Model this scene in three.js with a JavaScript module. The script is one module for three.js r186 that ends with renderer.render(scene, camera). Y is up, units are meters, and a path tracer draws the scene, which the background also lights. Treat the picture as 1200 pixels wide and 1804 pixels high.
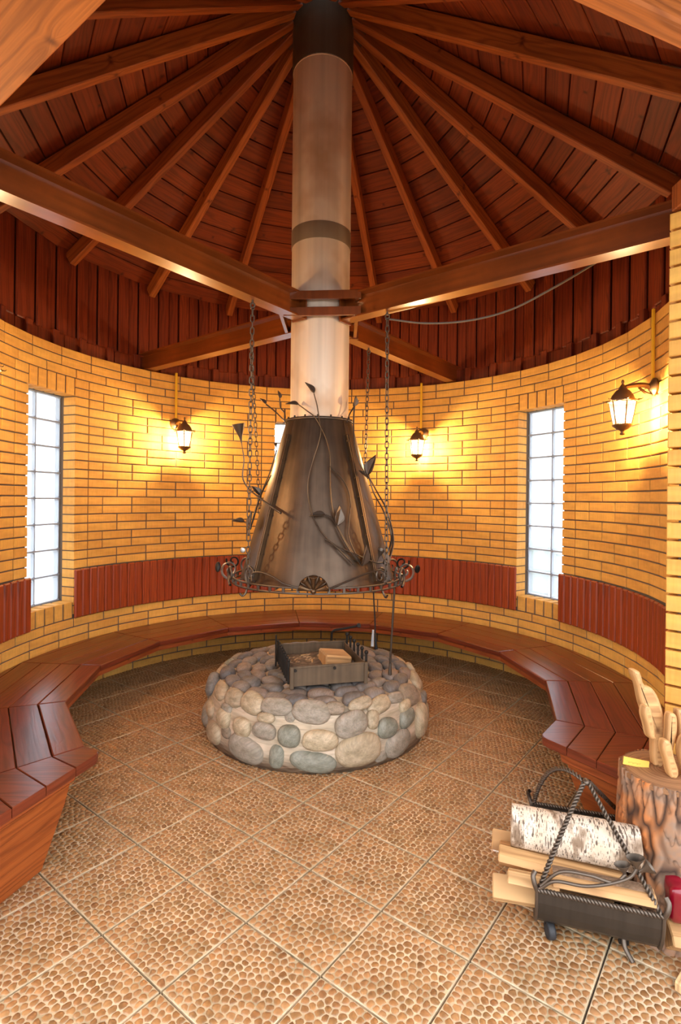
import * as THREE from 'three';
import { mergeGeometries, mergeVertices } from 'three/addons/utils/BufferGeometryUtils.js';

// ---------------------------------------------------------------- camera, sky, exposure
const scene = new THREE.Scene();
const camera = new THREE.PerspectiveCamera(2 * Math.atan(902 / 951) * 180 / Math.PI, 1200 / 1804, 0.05, 200);
camera.position.set(0.14, 1.44, 3.37);
camera.rotation.set(0, 0, 0.0107);
camera.setViewOffset(1200, 1804, 0, 23.3, 1200, 1804);
camera.updateProjectionMatrix();
scene.add(camera);
const SKY = 4.2;
scene.background = new THREE.Color().setRGB(0.95, 0.98, 1.04);
scene.backgroundIntensity = SKY;
const LAMP = 3.2;
const renderer = new THREE.WebGLRenderer({ antialias: true });
renderer.toneMapping = THREE.LinearToneMapping;
renderer.toneMappingExposure = 1.0;
renderer.shadowMap.enabled = true;

// ---------------------------------------------------------------- helpers
let seed = 12345;
const rnd = () => { seed = (seed + 0x6D2B79F5) | 0; let t = Math.imul(seed ^ (seed >>> 15), 1 | seed); t = (t + Math.imul(t ^ (t >>> 7), 61 | t)) ^ t; return ((t ^ (t >>> 14)) >>> 0) / 4294967296; };
const rr = (a, b) => a + (b - a) * rnd();
const D2R = Math.PI / 180;
const V3 = (x, y, z) => new THREE.Vector3(x, y, z);
const pol = (deg, r, y = 0) => V3(r * Math.sin(deg * D2R), y, -r * Math.cos(deg * D2R));   // 0 degrees: the back of the room
const hash = (x, y, s) => { let h = Math.imul(x, 374761393) ^ Math.imul(y, 668265263) ^ Math.imul(s, 974634777); h = Math.imul(h ^ (h >>> 13), 1274126177); return ((h ^ (h >>> 16)) >>> 0) / 4294967296; };
function pn(x, y, px, py, s = 1) {                        // periodic value noise
  const xi = Math.floor(x), yi = Math.floor(y), fx = x - xi, fy = y - yi, u = fx * fx * (3 - 2 * fx), v = fy * fy * (3 - 2 * fy);
  const m = (a, b) => ((a % b) + b) % b, h = (a, b) => hash(m(a, px), m(b, py), s);
  return (h(xi, yi) * (1 - u) + h(xi + 1, yi) * u) * (1 - v) + (h(xi, yi + 1) * (1 - u) + h(xi + 1, yi + 1) * u) * v;
}
function fbm(u, v, fx, fy, oct, s) { let a = 0, w = 0.5, t = 0; for (let o = 0; o < oct; o++) { a += w * pn(u * fx, v * fy, fx, fy, s + o); t += w; w *= 0.55; fx *= 2; fy *= 2; } return a / t; }
function n3(x, y, z, s) { return (pn(x + 7.3, y + 1.7, 999, 999, s) + pn(y + 3.1, z + 9.2, 999, 999, s + 1) + pn(z + 5.5, x + 2.4, 999, 999, s + 2)) / 3; }
function makeTex(w, h, fn, srgb, ru, rv) {
  const d = new Uint8Array(w * h * 4);
  for (let y = 0; y < h; y++) for (let x = 0; x < w; x++) {
    const c = fn(x / w, y / h), i = (y * w + x) * 4;
    for (let k = 0; k < 3; k++) d[i + k] = Math.max(0, Math.min(255, Math.round(255 * (c.length ? c[k] : c))));
    d[i + 3] = 255;
  }
  const t = new THREE.DataTexture(d, w, h); t.wrapS = t.wrapT = THREE.RepeatWrapping; t.magFilter = THREE.LinearFilter; t.minFilter = THREE.LinearMipmapLinearFilter; t.generateMipmaps = true;
  if (srgb) t.colorSpace = THREE.SRGBColorSpace;
  t.repeat.set(1 / ru, 1 / rv); t.needsUpdate = true; return t;
}
const shift = (t, u, v) => { const c = t.clone(); c.offset.set(u, v); c.needsUpdate = true; return c; };
const mixc = (a, b, t) => a.map((x, i) => x + (b[i] - x) * t);

const taken = {};
const numbered = (n) => { const k = taken[n] = (taken[n] ?? -1) + 1; return k ? n + '_' + String(k).padStart(3, '0') : n; };
function tag(o, label, category, group, kind) { if (label) o.userData.label = label; if (category) o.userData.category = category; if (group) o.userData.group = group; if (kind) o.userData.kind = kind; return o; }
function thing(name, label, category, pos = [0, 0, 0], turn = 0, group) { const o = new THREE.Group(); o.name = numbered(name); o.position.set(...pos); o.rotation.y = turn; scene.add(o); return tag(o, label, category, group); }
function setting(name, label, category) { const o = new THREE.Group(); o.name = numbered(name); scene.add(o); return tag(o, label, category, null, 'structure'); }
function part(parent, name, geo, mat, pos, rot) { const m = new THREE.Mesh(geo, mat); m.name = name; if (pos) m.position.set(...pos); if (rot) m.rotation.set(...rot); parent.add(m); return m; }
function single(name, geo, mat, label, category, pos, rot, group) { const m = part(scene, numbered(name), geo, mat, pos, rot); return tag(m, label, category, group); }

// geometry from faces (arrays of points), flat normals, uv by the face's main direction in metres, u along the axis `grain`
function faceGeo(faces, grain = 0) {
  const P = [], U = [], c = V3(0, 0, 0); let n = 0;
  for (const f of faces) for (const p of f) { c.add(p); n++; } c.divideScalar(n);
  return facesTo(faces, P, U, grain, c);
}
function uvOf(p, nrm, grain) {
  const a = [p.x, p.y, p.z], n = [Math.abs(nrm.x), Math.abs(nrm.y), Math.abs(nrm.z)], ax = n.indexOf(Math.max(...n)), o = [0, 1, 2].filter((k) => k !== ax);
  if (ax === grain) return [a[o[0]] * 0.35, a[o[1]]];
  return [a[grain], a[o.find((k) => k !== grain)]];
}
function facesTo(faces, P, U, grain, c) {
  for (let f of faces) {
    const nr = V3().subVectors(f[1], f[0]).cross(V3().subVectors(f[2], f[0])), m = V3(0, 0, 0); f.forEach((p) => m.add(p)); m.divideScalar(f.length);
    if (c && nr.dot(V3().subVectors(m, c)) < 0) { f = f.slice().reverse(); nr.negate(); }
    for (let k = 1; k + 1 < f.length; k++) for (const p of [f[0], f[k], f[k + 1]]) { P.push(p.x, p.y, p.z); U.push(...uvOf(p, nr, grain)); }
  }
  const g = new THREE.BufferGeometry(); g.setAttribute('position', new THREE.Float32BufferAttribute(P, 3)); g.setAttribute('uv', new THREE.Float32BufferAttribute(U, 2)); g.computeVertexNormals(); return g;
}
function chBox(w, h, d, c = 0.003, grain = 0) {            // chamfered box about the origin
  const v = {}, S = [-1, 1];
  for (const x of S) for (const y of S) for (const z of S) {
    v['x' + x + y + z] = V3(x * w / 2, y * (h / 2 - c), z * (d / 2 - c)); v['y' + x + y + z] = V3(x * (w / 2 - c), y * h / 2, z * (d / 2 - c)); v['z' + x + y + z] = V3(x * (w / 2 - c), y * (h / 2 - c), z * d / 2);
  }
  const F = [], q = (...k) => F.push(k.map((n) => v[n]));
  for (const s of S) {
    q('x' + s + '-1-1', 'x' + s + '1-1', 'x' + s + '11', 'x' + s + '-11'); q('y-1' + s + '-1', 'y1' + s + '-1', 'y1' + s + '1', 'y-1' + s + '1'); q('z-1-1' + s, 'z1-1' + s, 'z11' + s, 'z-11' + s);
    for (const t of S) {
      q('x' + s + t + '-1', 'x' + s + t + '1', 'y' + s + t + '1', 'y' + s + t + '-1'); q('x' + s + '-1' + t, 'x' + s + '1' + t, 'z' + s + '1' + t, 'z' + s + '-1' + t); q('y-1' + s + t, 'y1' + s + t, 'z1' + s + t, 'z-1' + s + t);
      for (const u of S) q('x' + s + t + u, 'y' + s + t + u, 'z' + s + t + u);
    }
  }
  return faceGeo(F, grain);
}
function smallBrick(w, h, d, c) {                          // four front edges bevelled, open at the back: 18 triangles
  const x = w / 2, y = h / 2, F = [], z = 0, a = [V3(-x + c, -y + c, z), V3(x - c, -y + c, z), V3(x - c, y - c, z), V3(-x + c, y - c, z)], b = [V3(-x, -y, -c), V3(x, -y, -c), V3(x, y, -c), V3(-x, y, -c)], e = [V3(-x, -y, -d), V3(x, -y, -d), V3(x, y, -d), V3(-x, y, -d)];
  F.push(a); for (let i = 0; i < 4; i++) { const j = (i + 1) % 4; F.push([a[i], a[j], b[j], b[i]], [b[i], b[j], e[j], e[i]]); } F.push(e);
  return faceGeo(F, 0);
}
function arcBox(r0, r1, a0, a1, y0, y1, step = 2.5) {       // piece of a round wall, angles in degrees
  const n = Math.max(1, Math.ceil(Math.abs(a1 - a0) / step)), P = [], U = [];
  for (let i = 0; i < n; i++) {
    const p = a0 + (a1 - a0) * i / n, q = a0 + (a1 - a0) * (i + 1) / n, A = pol(p, r0, y0), B = pol(q, r0, y0), C = pol(q, r0, y1), Dd = pol(p, r0, y1), E = pol(p, r1, y0), F = pol(q, r1, y0), G = pol(q, r1, y1), H = pol(p, r1, y1);
    const m = V3(0, 0, 0); [A, B, C, Dd, E, F, G, H].forEach((k) => m.add(k)); m.divideScalar(8);
    const fs = [[A, B, C, Dd], [E, F, G, H], [Dd, C, G, H], [A, B, F, E]]; if (i === 0) fs.push([A, Dd, H, E]); if (i === n - 1) fs.push([B, C, G, F]);
    const g0 = P.length; facesTo(fs, P, U, 1, m);
    for (let k = g0 / 3; k < P.length / 3; k++) { const x = P[k * 3], z = P[k * 3 + 2]; U[k * 2] = P[k * 3 + 1] + x * 0; U[k * 2 + 1] = Math.atan2(x, -z) * Math.hypot(x, z); }
  }
  const g = new THREE.BufferGeometry(); g.setAttribute('position', new THREE.Float32BufferAttribute(P, 3)); g.setAttribute('uv', new THREE.Float32BufferAttribute(U, 2)); g.computeVertexNormals(); return g;
}
const box = (w, h, d, x, y, z, c = 0.002) => chBox(w, h, d, c).translate(x, y, z);
const clean = (g) => { const k = g.index ? g.toNonIndexed() : g.clone(); for (const a of Object.keys(k.attributes)) if (!['position', 'normal', 'uv'].includes(a)) k.deleteAttribute(a); return k; };
const merge = (l) => mergeGeometries(l.map(clean));
const crv = (pts, closed = false) => new THREE.CatmullRomCurve3(pts.map((p) => (p.isVector3 ? p : V3(...p))), closed, 'centripetal');
const tube = (pts, r, n = 24, m = 6, closed = false) => new THREE.TubeGeometry(crv(pts, closed), n, r, m, closed);
const lathe = (pts, n = 24, a0 = 0, al = Math.PI * 2) => new THREE.LatheGeometry(pts.map(([x, y]) => new THREE.Vector2(x, y)), n, a0, al);
function taper(pts, r0, r1, n = 20, m = 6) {                // tube that thins along its length
  const g = tube(pts, 1, n, m), p = g.attributes.position, c = crv(pts); for (let i = 0; i <= n; i++) { const o = c.getPointAt(i / n), r = r0 + (r1 - r0) * i / n; for (let j = 0; j <= m; j++) { const k = i * (m + 1) + j; p.setXYZ(k, o.x + (p.getX(k) - o.x) * r, o.y + (p.getY(k) - o.y) * r, o.z + (p.getZ(k) - o.z) * r); } } g.computeVertexNormals(); return g;
}
function cyl(a, b, r, r2 = r, n = 10) { const d = V3().subVectors(b, a), g = new THREE.CylinderGeometry(r2, r, d.length(), n); g.applyQuaternion(new THREE.Quaternion().setFromUnitVectors(V3(0, 1, 0), d.clone().normalize())); const m = a.clone().add(b).multiplyScalar(0.5); return g.translate(m.x, m.y, m.z); }
function extr(pts, depth, bevel = 0.004, seg = 1) { const s = new THREE.Shape(pts.map(([x, y]) => new THREE.Vector2(x, y))); return new THREE.ExtrudeGeometry(s, { depth: depth - 2 * bevel, bevelEnabled: bevel > 0, bevelThickness: bevel, bevelSize: bevel, bevelOffset: -bevel, bevelSegments: seg, curveSegments: 6 }).translate(0, 0, bevel); }
function twisted(a, b, r, turns, mid) {                      // two strands wound round one another
  const c = mid ? new THREE.QuadraticBezierCurve3(a, mid, b) : new THREE.LineCurve3(a, b), L = c.getLength(), n = Math.max(24, Math.round(turns * 9)), out = [];
  for (const s of [0, Math.PI]) { const pts = []; for (let i = 0; i <= n; i++) { const t = i / n, p = c.getPointAt(t), tg = c.getTangentAt(t), u = V3(0, 0, 1).cross(tg).normalize(), w = tg.clone().cross(u), an = s + t * turns * Math.PI * 2; pts.push(p.addScaledVector(u, Math.cos(an) * r * 0.6).addScaledVector(w, Math.sin(an) * r * 0.6)); } out.push(new THREE.TubeGeometry(new THREE.CatmullRomCurve3(pts), n, r * 0.62, 5)); }
  return merge(out);
}
const smooth = (g) => { const k = g.clone(); for (const a of Object.keys(k.attributes)) if (a !== 'position') k.deleteAttribute(a); const m = mergeVertices(k, 1e-5); m.computeVertexNormals(); return m; };
function paint(g, fn) { const p = g.attributes.position, c = new Float32Array(p.count * 3), v = V3(); for (let i = 0; i < p.count; i++) { v.fromBufferAttribute(p, i); c.set(fn(v, i), i * 3); } g.setAttribute('color', new THREE.BufferAttribute(c, 3)); return g; }
function sphUV(g, s) { const p = g.attributes.position, u = new Float32Array(p.count * 2); for (let i = 0; i < p.count; i++) { u[2 * i] = (p.getX(i) + 0.37 * p.getZ(i)) * s; u[2 * i + 1] = (p.getY(i) + 0.61 * p.getZ(i)) * s; } g.setAttribute('uv', new THREE.BufferAttribute(u, 2)); return g; }

// ---------------------------------------------------------------- materials
const knots = Array.from({ length: 5 }, () => [rnd(), rnd(), rr(0.012, 0.02)]);
const grainAt = (u, v, clear) => {
  let dv = 0, k = 0;
  if (!clear) for (const [ku, kv, kr] of knots) { let a = Math.abs(u - ku), b = v - kv; a = Math.min(a, 1 - a); if (b > 0.5) b -= 1; if (b < -0.5) b += 1; const d = Math.hypot(a * 2.2, b * 0.6); dv += Math.sign(b) * 0.03 * Math.exp(-(d * d) / (kr * kr * 8)); k = Math.max(k, Math.exp(-(d * d) / (kr * kr))); }
  const q = v + dv, w = fbm(u, q, 2, 5, 3, 11), ring = 0.5 + 0.5 * Math.sin(Math.PI * 2 * (q * 11 + w * 5.2)), fib = pn(u * 10, q * 150, 10, 150, 5), lo = fbm(u, v, 3, 6, 3, 41);
  return { t: 0.40 * ring * ring + 0.30 * fib + 0.30 * lo, k };
};
const woodMap = makeTex(512, 512, (u, v) => { const { t, k } = grainAt(u, v); return mixc(mixc([1, 1, 1], [0.66, 0.60, 0.56], t), [0.42, 0.33, 0.28], k * 0.75); }, true, 1.3, 0.42);
const clearMap = makeTex(512, 512, (u, v) => mixc([1, 1, 1], [0.62, 0.57, 0.54], grainAt(u, v, true).t), true, 1.3, 0.42);
const woodBump = makeTex(512, 512, (u, v) => { const { t } = grainAt(u, v); return 1 - t; }, false, 1.3, 0.42);
const brickMap = makeTex(256, 256, (u, v) => { const a = fbm(u, v, 4, 8, 4, 3), b = pn(u * 90, v * 6, 90, 6, 9), c = pn(u * 120, v * 120, 120, 120, 2) > 0.985 ? 0.75 : 1; const k = (0.86 + 0.13 * a + 0.05 * b) * c; return [k, k * (0.97 + 0.04 * a), k * (0.93 + 0.07 * b)]; }, true, 0.42, 0.21);
const stoneMap = makeTex(256, 256, (u, v) => { const a = fbm(u, v, 4, 4, 5, 21), b = fbm(u, v, 24, 24, 2, 31); const k = 0.66 + 0.42 * a + 0.18 * (b - 0.5); return [k, k * 0.985, k * (0.93 + 0.1 * a)]; }, true, 0.3, 0.3);
const metalMap = makeTex(256, 256, (u, v) => { const a = fbm(u, v, 3, 3, 5, 51), b = fbm(u, v, 30, 2, 3, 61), k = 0.62 + 0.35 * a + 0.22 * (b - 0.5); return [k, k * 0.97, k * 0.94]; }, true, 0.6, 0.6);
const metalRough = makeTex(256, 256, (u, v) => { const a = fbm(u, v, 5, 5, 5, 71); return 0.55 + 0.45 * a; }, false, 0.5, 0.5);
const pipeMap = makeTex(256, 512, (u, v) => { const a = fbm(u, v, 24, 1, 4, 81), b = fbm(u, v, 5, 6, 4, 91); const k = 0.82 + 0.2 * a; return mixc([k, k * 0.985, k * 0.96], [k * 0.88, k * 0.79, k * 0.70], Math.max(0, Math.min(1, (b - 0.5) * 3.2))); }, true, 1, 1);
const barkMap = makeTex(512, 512, (u, v) => {            // birch bark: u round the log, v along it
  const p = fbm(u, v, 5, 9, 4, 101), l = pn(u * 26, v * 120, 26, 120, 111), l2 = pn(u * 60, v * 260, 60, 260, 121); let c = mixc([0.93, 0.89, 0.83], [0.76, 0.66, 0.55], p);
  if (l > 0.72) c = mixc(c, [0.26, 0.2, 0.16], Math.min(1, (l - 0.72) * 7) * 0.8); if (l2 > 0.8) c = mixc(c, [0.3, 0.25, 0.2], 0.6);
  const s = fbm(u, v, 3, 5, 5, 131); return s > 0.6 ? mixc(c, [0.42, 0.32, 0.23], Math.min(0.8, (s - 0.6) * 7)) : c;
}, true, 1, 1);
const std = (o) => new THREE.MeshStandardMaterial(o);
const phys = (o) => new THREE.MeshPhysicalMaterial(o);
const lin = (r, g, b) => new THREE.Color().setRGB(r, g, b);
function woods(colors, roughness, bump = 0.0006, extra = {}, m = woodMap) { return colors.map((c, i) => phys({ color: lin(...c), roughness, map: shift(m, 0.37 * i, 0.23 * i), bumpMap: woodBump, bumpScale: bump, ...extra })); }
const pick = (l) => l[Math.floor(rnd() * l.length) % l.length];
const M = {
  deck: woods([[0.27, 0.044, 0.007], [0.22, 0.034, 0.006], [0.32, 0.058, 0.009], [0.25, 0.040, 0.006]], 0.55),
  rafter: woods([[0.50, 0.135, 0.022], [0.43, 0.11, 0.018], [0.55, 0.16, 0.028]], 0.55),
  clad: woods([[0.30, 0.045, 0.009], [0.26, 0.038, 0.008], [0.35, 0.058, 0.011]], 0.5, 0.0006, {}, clearMap),
  panel: woods([[0.44, 0.072, 0.013], [0.39, 0.060, 0.011], [0.49, 0.085, 0.016]], 0.42, 0.0006, {}, clearMap),
  seat: woods([[0.25, 0.048, 0.019], [0.215, 0.041, 0.017], [0.275, 0.056, 0.022]], 0.28, 0.0003, { clearcoat: 0.25, clearcoatRoughness: 0.22 }, clearMap),
  seatEdge: woods([[0.42, 0.10, 0.026]], 0.35)[0], benchEnd: woods([[0.40, 0.10, 0.018]], 0.42)[0],
  porch: woods([[0.74, 0.24, 0.045], [0.68, 0.21, 0.038]], 0.6, 0.0012),
  pale: woods([[0.74, 0.47, 0.21], [0.78, 0.53, 0.26], [0.68, 0.40, 0.165]], 0.7, 0.0008),
  carved: woods([[0.78, 0.46, 0.19]], 0.5)[0], cut: woods([[0.40, 0.20, 0.085]], 0.75)[0],
  mortar: std({ color: lin(0.145, 0.115, 0.09), roughness: 0.95 }),
  grout: std({ color: lin(0.075, 0.06, 0.045), roughness: 0.9 }),
  tile: std({ color: lin(0.76, 0.60, 0.38), roughness: 0.36, map: shift(stoneMap, 0.1, 0.2) }),
  pebble: std({ vertexColors: true, roughness: 0.31, map: stoneMap }),
  bricks: [[0.83, 0.455, 0.094], [0.79, 0.42, 0.083], [0.86, 0.485, 0.108], [0.81, 0.435, 0.09], [0.77, 0.395, 0.078], [0.85, 0.455, 0.098]].map((c, i) => std({ color: lin(...c), roughness: 0.72, map: shift(brickMap, 0.31 * i, 0.17 * i), bumpMap: brickMap, bumpScale: 0.0006 })),
  gridMortar: std({ color: lin(0.36, 0.41, 0.48), roughness: 0.8 }),
  glassBlock: phys({ color: lin(0.93, 0.97, 1), transmission: 1, thickness: 0, roughness: 0.62, ior: 1.5 }),
  pane: phys({ color: lin(1, 0.95, 0.86), transmission: 1, thickness: 0, roughness: 0.12, ior: 1.45 }),
  beam: phys({ color: lin(0.34, 0.085, 0.014), roughness: 0.30, map: shift(metalMap, 0.2, 0.1), clearcoat: 0.4, clearcoatRoughness: 0.2 }),
  pipe: std({ color: lin(0.93, 0.79, 0.64), metalness: 0.25, roughness: 0.5, map: pipeMap }),
  pipeBand: std({ color: lin(0.36, 0.29, 0.21), metalness: 0.4, roughness: 0.5, map: pipeMap }),
  pipeTop: std({ color: lin(0.18, 0.15, 0.11), metalness: 0.6, roughness: 0.6, map: pipeMap }),
  hood: std({ color: lin(0.165, 0.115, 0.078), metalness: 0.7, roughness: 0.56, map: metalMap, roughnessMap: metalRough }),
  seam: std({ color: lin(0.26, 0.165, 0.09), metalness: 0.85, roughness: 0.38, map: metalMap }),
  iron: std({ color: lin(0.14, 0.11, 0.085), metalness: 0.8, roughness: 0.45 }),
  ironDark: std({ color: lin(0.055, 0.05, 0.045), metalness: 0.7, roughness: 0.5, map: metalMap }),
  steel: std({ color: lin(0.5, 0.48, 0.45), metalness: 0.9, roughness: 0.35 }),
  bronze: std({ color: lin(0.20, 0.115, 0.055), metalness: 0.55, roughness: 0.45 }),
  trough: std({ color: lin(0.105, 0.09, 0.075), metalness: 0.6, roughness: 0.42, map: metalMap }),
  rubber: std({ color: lin(0.025, 0.025, 0.027), roughness: 0.6 }),
  conduit: std({ color: lin(0.85, 0.50, 0.02), roughness: 0.45 }),
  cable: std({ color: lin(0.16, 0.14, 0.12), roughness: 0.6 }),
  concrete: std({ color: lin(0.66, 0.54, 0.38), roughness: 0.9, map: stoneMap, bumpMap: stoneMap, bumpScale: 0.004 }),
  ash: std({ vertexColors: true, roughness: 1 }), bark: std({ vertexColors: true, roughness: 0.9 }),
  birch: std({ map: barkMap, roughness: 0.75, bumpMap: barkMap, bumpScale: 0.002 }),
  roughBark: std({ color: lin(0.30, 0.19, 0.11), roughness: 0.9, map: shift(stoneMap, 0.4, 0.3), bumpMap: stoneMap, bumpScale: 0.006 }),
  red: phys({ color: lin(0.22, 0.003, 0.014), roughness: 0.28, clearcoat: 0.5 }),
  shell: std({ color: lin(0.10, 0.04, 0.02), roughness: 0.9 }),
  ground: std({ color: lin(0.30, 0.29, 0.24), roughness: 0.95, map: stoneMap }),
  leaf: phys({ color: lin(0.10, 0.24, 0.04), roughness: 0.7, transmission: 0.35, thickness: 0, side: THREE.DoubleSide }),
};
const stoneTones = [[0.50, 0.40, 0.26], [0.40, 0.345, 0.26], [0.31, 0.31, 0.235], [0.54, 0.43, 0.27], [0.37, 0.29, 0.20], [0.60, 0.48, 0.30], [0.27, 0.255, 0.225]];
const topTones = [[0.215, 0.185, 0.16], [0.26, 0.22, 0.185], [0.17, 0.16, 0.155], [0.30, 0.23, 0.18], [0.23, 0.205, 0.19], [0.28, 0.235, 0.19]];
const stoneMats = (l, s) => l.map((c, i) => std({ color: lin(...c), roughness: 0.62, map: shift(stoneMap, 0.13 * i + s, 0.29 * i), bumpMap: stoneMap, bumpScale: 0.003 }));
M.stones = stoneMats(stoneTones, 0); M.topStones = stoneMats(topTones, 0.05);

// ---------------------------------------------------------------- floor: square tiles with a raised pebble pattern
const R = 1.94, TILE = 0.330, T0 = V3(-1.0045, 0, 0.4676), TI = V3(0.7894, 0, 0.6139), TJ = V3(0.6139, 0, -0.7894);
{
  const floor = setting('floor', 'tan floor of square tiles with a raised pebble pattern', 'floor');
  part(floor, 'screed', chBox(6.4, 0.12, 6.6, 0.005), M.grout, [0, -0.0725, 0.9]);
  const tileGeo = chBox(TILE - 0.006, 0.02, TILE - 0.006, 0.0015);
  const variants = [];
  for (let v = 0; v < 5; v++) {
    const N = 13, s = (TILE - 0.009) / N, pts = [];
    for (let j = 0; j < N; j++) for (let i = 0; i < N; i++) { const cl = (q) => Math.max(0.35 * s, Math.min((N - 0.35) * s, q)); pts.push([cl((i + 0.5 + (j & 1 ? 0.25 : -0.25) + rr(-0.3, 0.3)) * s), cl((j + 0.5 + rr(-0.3, 0.3)) * s), rnd()]); }
    const P = [], C = [], U = [], lim = TILE - 0.009;
    for (const [x, y, t] of pts) {
      let poly = [[0, 0], [lim, 0], [lim, lim], [0, lim]];
      for (const [a, b] of pts) {
        const dx = a - x, dy = b - y, d = Math.hypot(dx, dy); if (d < 1e-6 || d > s * 3) continue;
        const nx = dx / d, ny = dy / d, k = nx * (x + a) / 2 + ny * (y + b) / 2, out = [];
        for (let i = 0; i < poly.length; i++) { const p = poly[i], q = poly[(i + 1) % poly.length], dp = nx * p[0] + ny * p[1] - k, dq = nx * q[0] + ny * q[1] - k; if (dp <= 0) out.push(p); if (dp * dq < 0) { const w = dp / (dp - dq); out.push([p[0] + (q[0] - p[0]) * w, p[1] + (q[1] - p[1]) * w]); } }
        poly = out; if (poly.length < 3) break;
      }
      if (poly.length < 3) continue;
      let cx = 0, cy = 0; poly.forEach((p) => { cx += p[0]; cy += p[1]; }); cx /= poly.length; cy /= poly.length;
      const rad = (an, sh) => { let best = 1e9; for (let i = 0; i < poly.length; i++) { const p = poly[i], q = poly[(i + 1) % poly.length], ex = q[0] - p[0], ey = q[1] - p[1], L = Math.hypot(ex, ey) || 1e-9, nx = ey / L, ny = -ex / L, h = (p[0] - cx) * nx + (p[1] - cy) * ny, c = Math.cos(an) * nx + Math.sin(an) * ny; if (c > 1e-4) best = Math.min(best, (h - sh) / c); } return Math.max(best, 0.001); };
      const n = 9, o = [], inn = []; let mean = 0; for (let i = 0; i < n; i++) mean += rad(i / n * 6.2832, 0.0016) / n;
      for (let i = 0; i < n; i++) { const an = i / n * 6.2832, ra = Math.min(rad(an, 0.0016), mean * 1.28); o.push([cx + Math.cos(an) * ra, 0.0098, cy + Math.sin(an) * ra]); inn.push([cx + Math.cos(an) * ra * 0.78, 0.0128, cy + Math.sin(an) * ra * 0.78]); }
      const base = mixc(mixc([0.45, 0.215, 0.075], [0.29, 0.13, 0.05], t), [0.55, 0.32, 0.14], rnd() * 0.5), rim = mixc(base, [0.66, 0.46, 0.24], 0.22), top = [cx, 0.0136, cy];
      const put = (p, c) => { P.push(p[0] - lim / 2, p[1], p[2] - lim / 2); C.push(...c); U.push(p[0], p[2]); };
      for (let i = 0; i < n; i++) { const j = (i + 1) % n; put(o[i], rim); put(inn[j], base); put(o[j], rim); put(o[i], rim); put(inn[i], base); put(inn[j], base); put(inn[i], base); put(top, base); put(inn[j], base); }
    }
    let g = new THREE.BufferGeometry(); g.setAttribute('position', new THREE.Float32BufferAttribute(P, 3)); g.setAttribute('color', new THREE.Float32BufferAttribute(C, 3)); g.setAttribute('uv', new THREE.Float32BufferAttribute(U, 2));
    g = mergeVertices(g, 1e-5); g.computeVertexNormals(); variants.push(g);
  }
  const turn = Math.atan2(-TI.z, TI.x);
  for (let j = -14; j <= 12; j++) for (let i = -12; i <= 14; i++) {
    const c = T0.clone().addScaledVector(TI, (i + 0.5) * TILE).addScaledVector(TJ, (j + 0.5) * TILE), r = Math.hypot(c.x, c.z);
    if (!(r < R + 0.16 || (Math.abs(c.x - 0.1) < 1.75 && c.z > 1 && c.z < 3.7))) continue;
    const t = part(floor, 'tile', tileGeo, M.tile, [c.x, -0.0101, c.z], [0, turn, 0]);
    const p = part(t, 'pebble_relief', variants[Math.floor(rnd() * 5)], M.pebble, [0, 0, 0], [0, Math.floor(rnd() * 4) * Math.PI / 2, 0]); p.userData.kind = 'stuff';
  }
}

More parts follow.
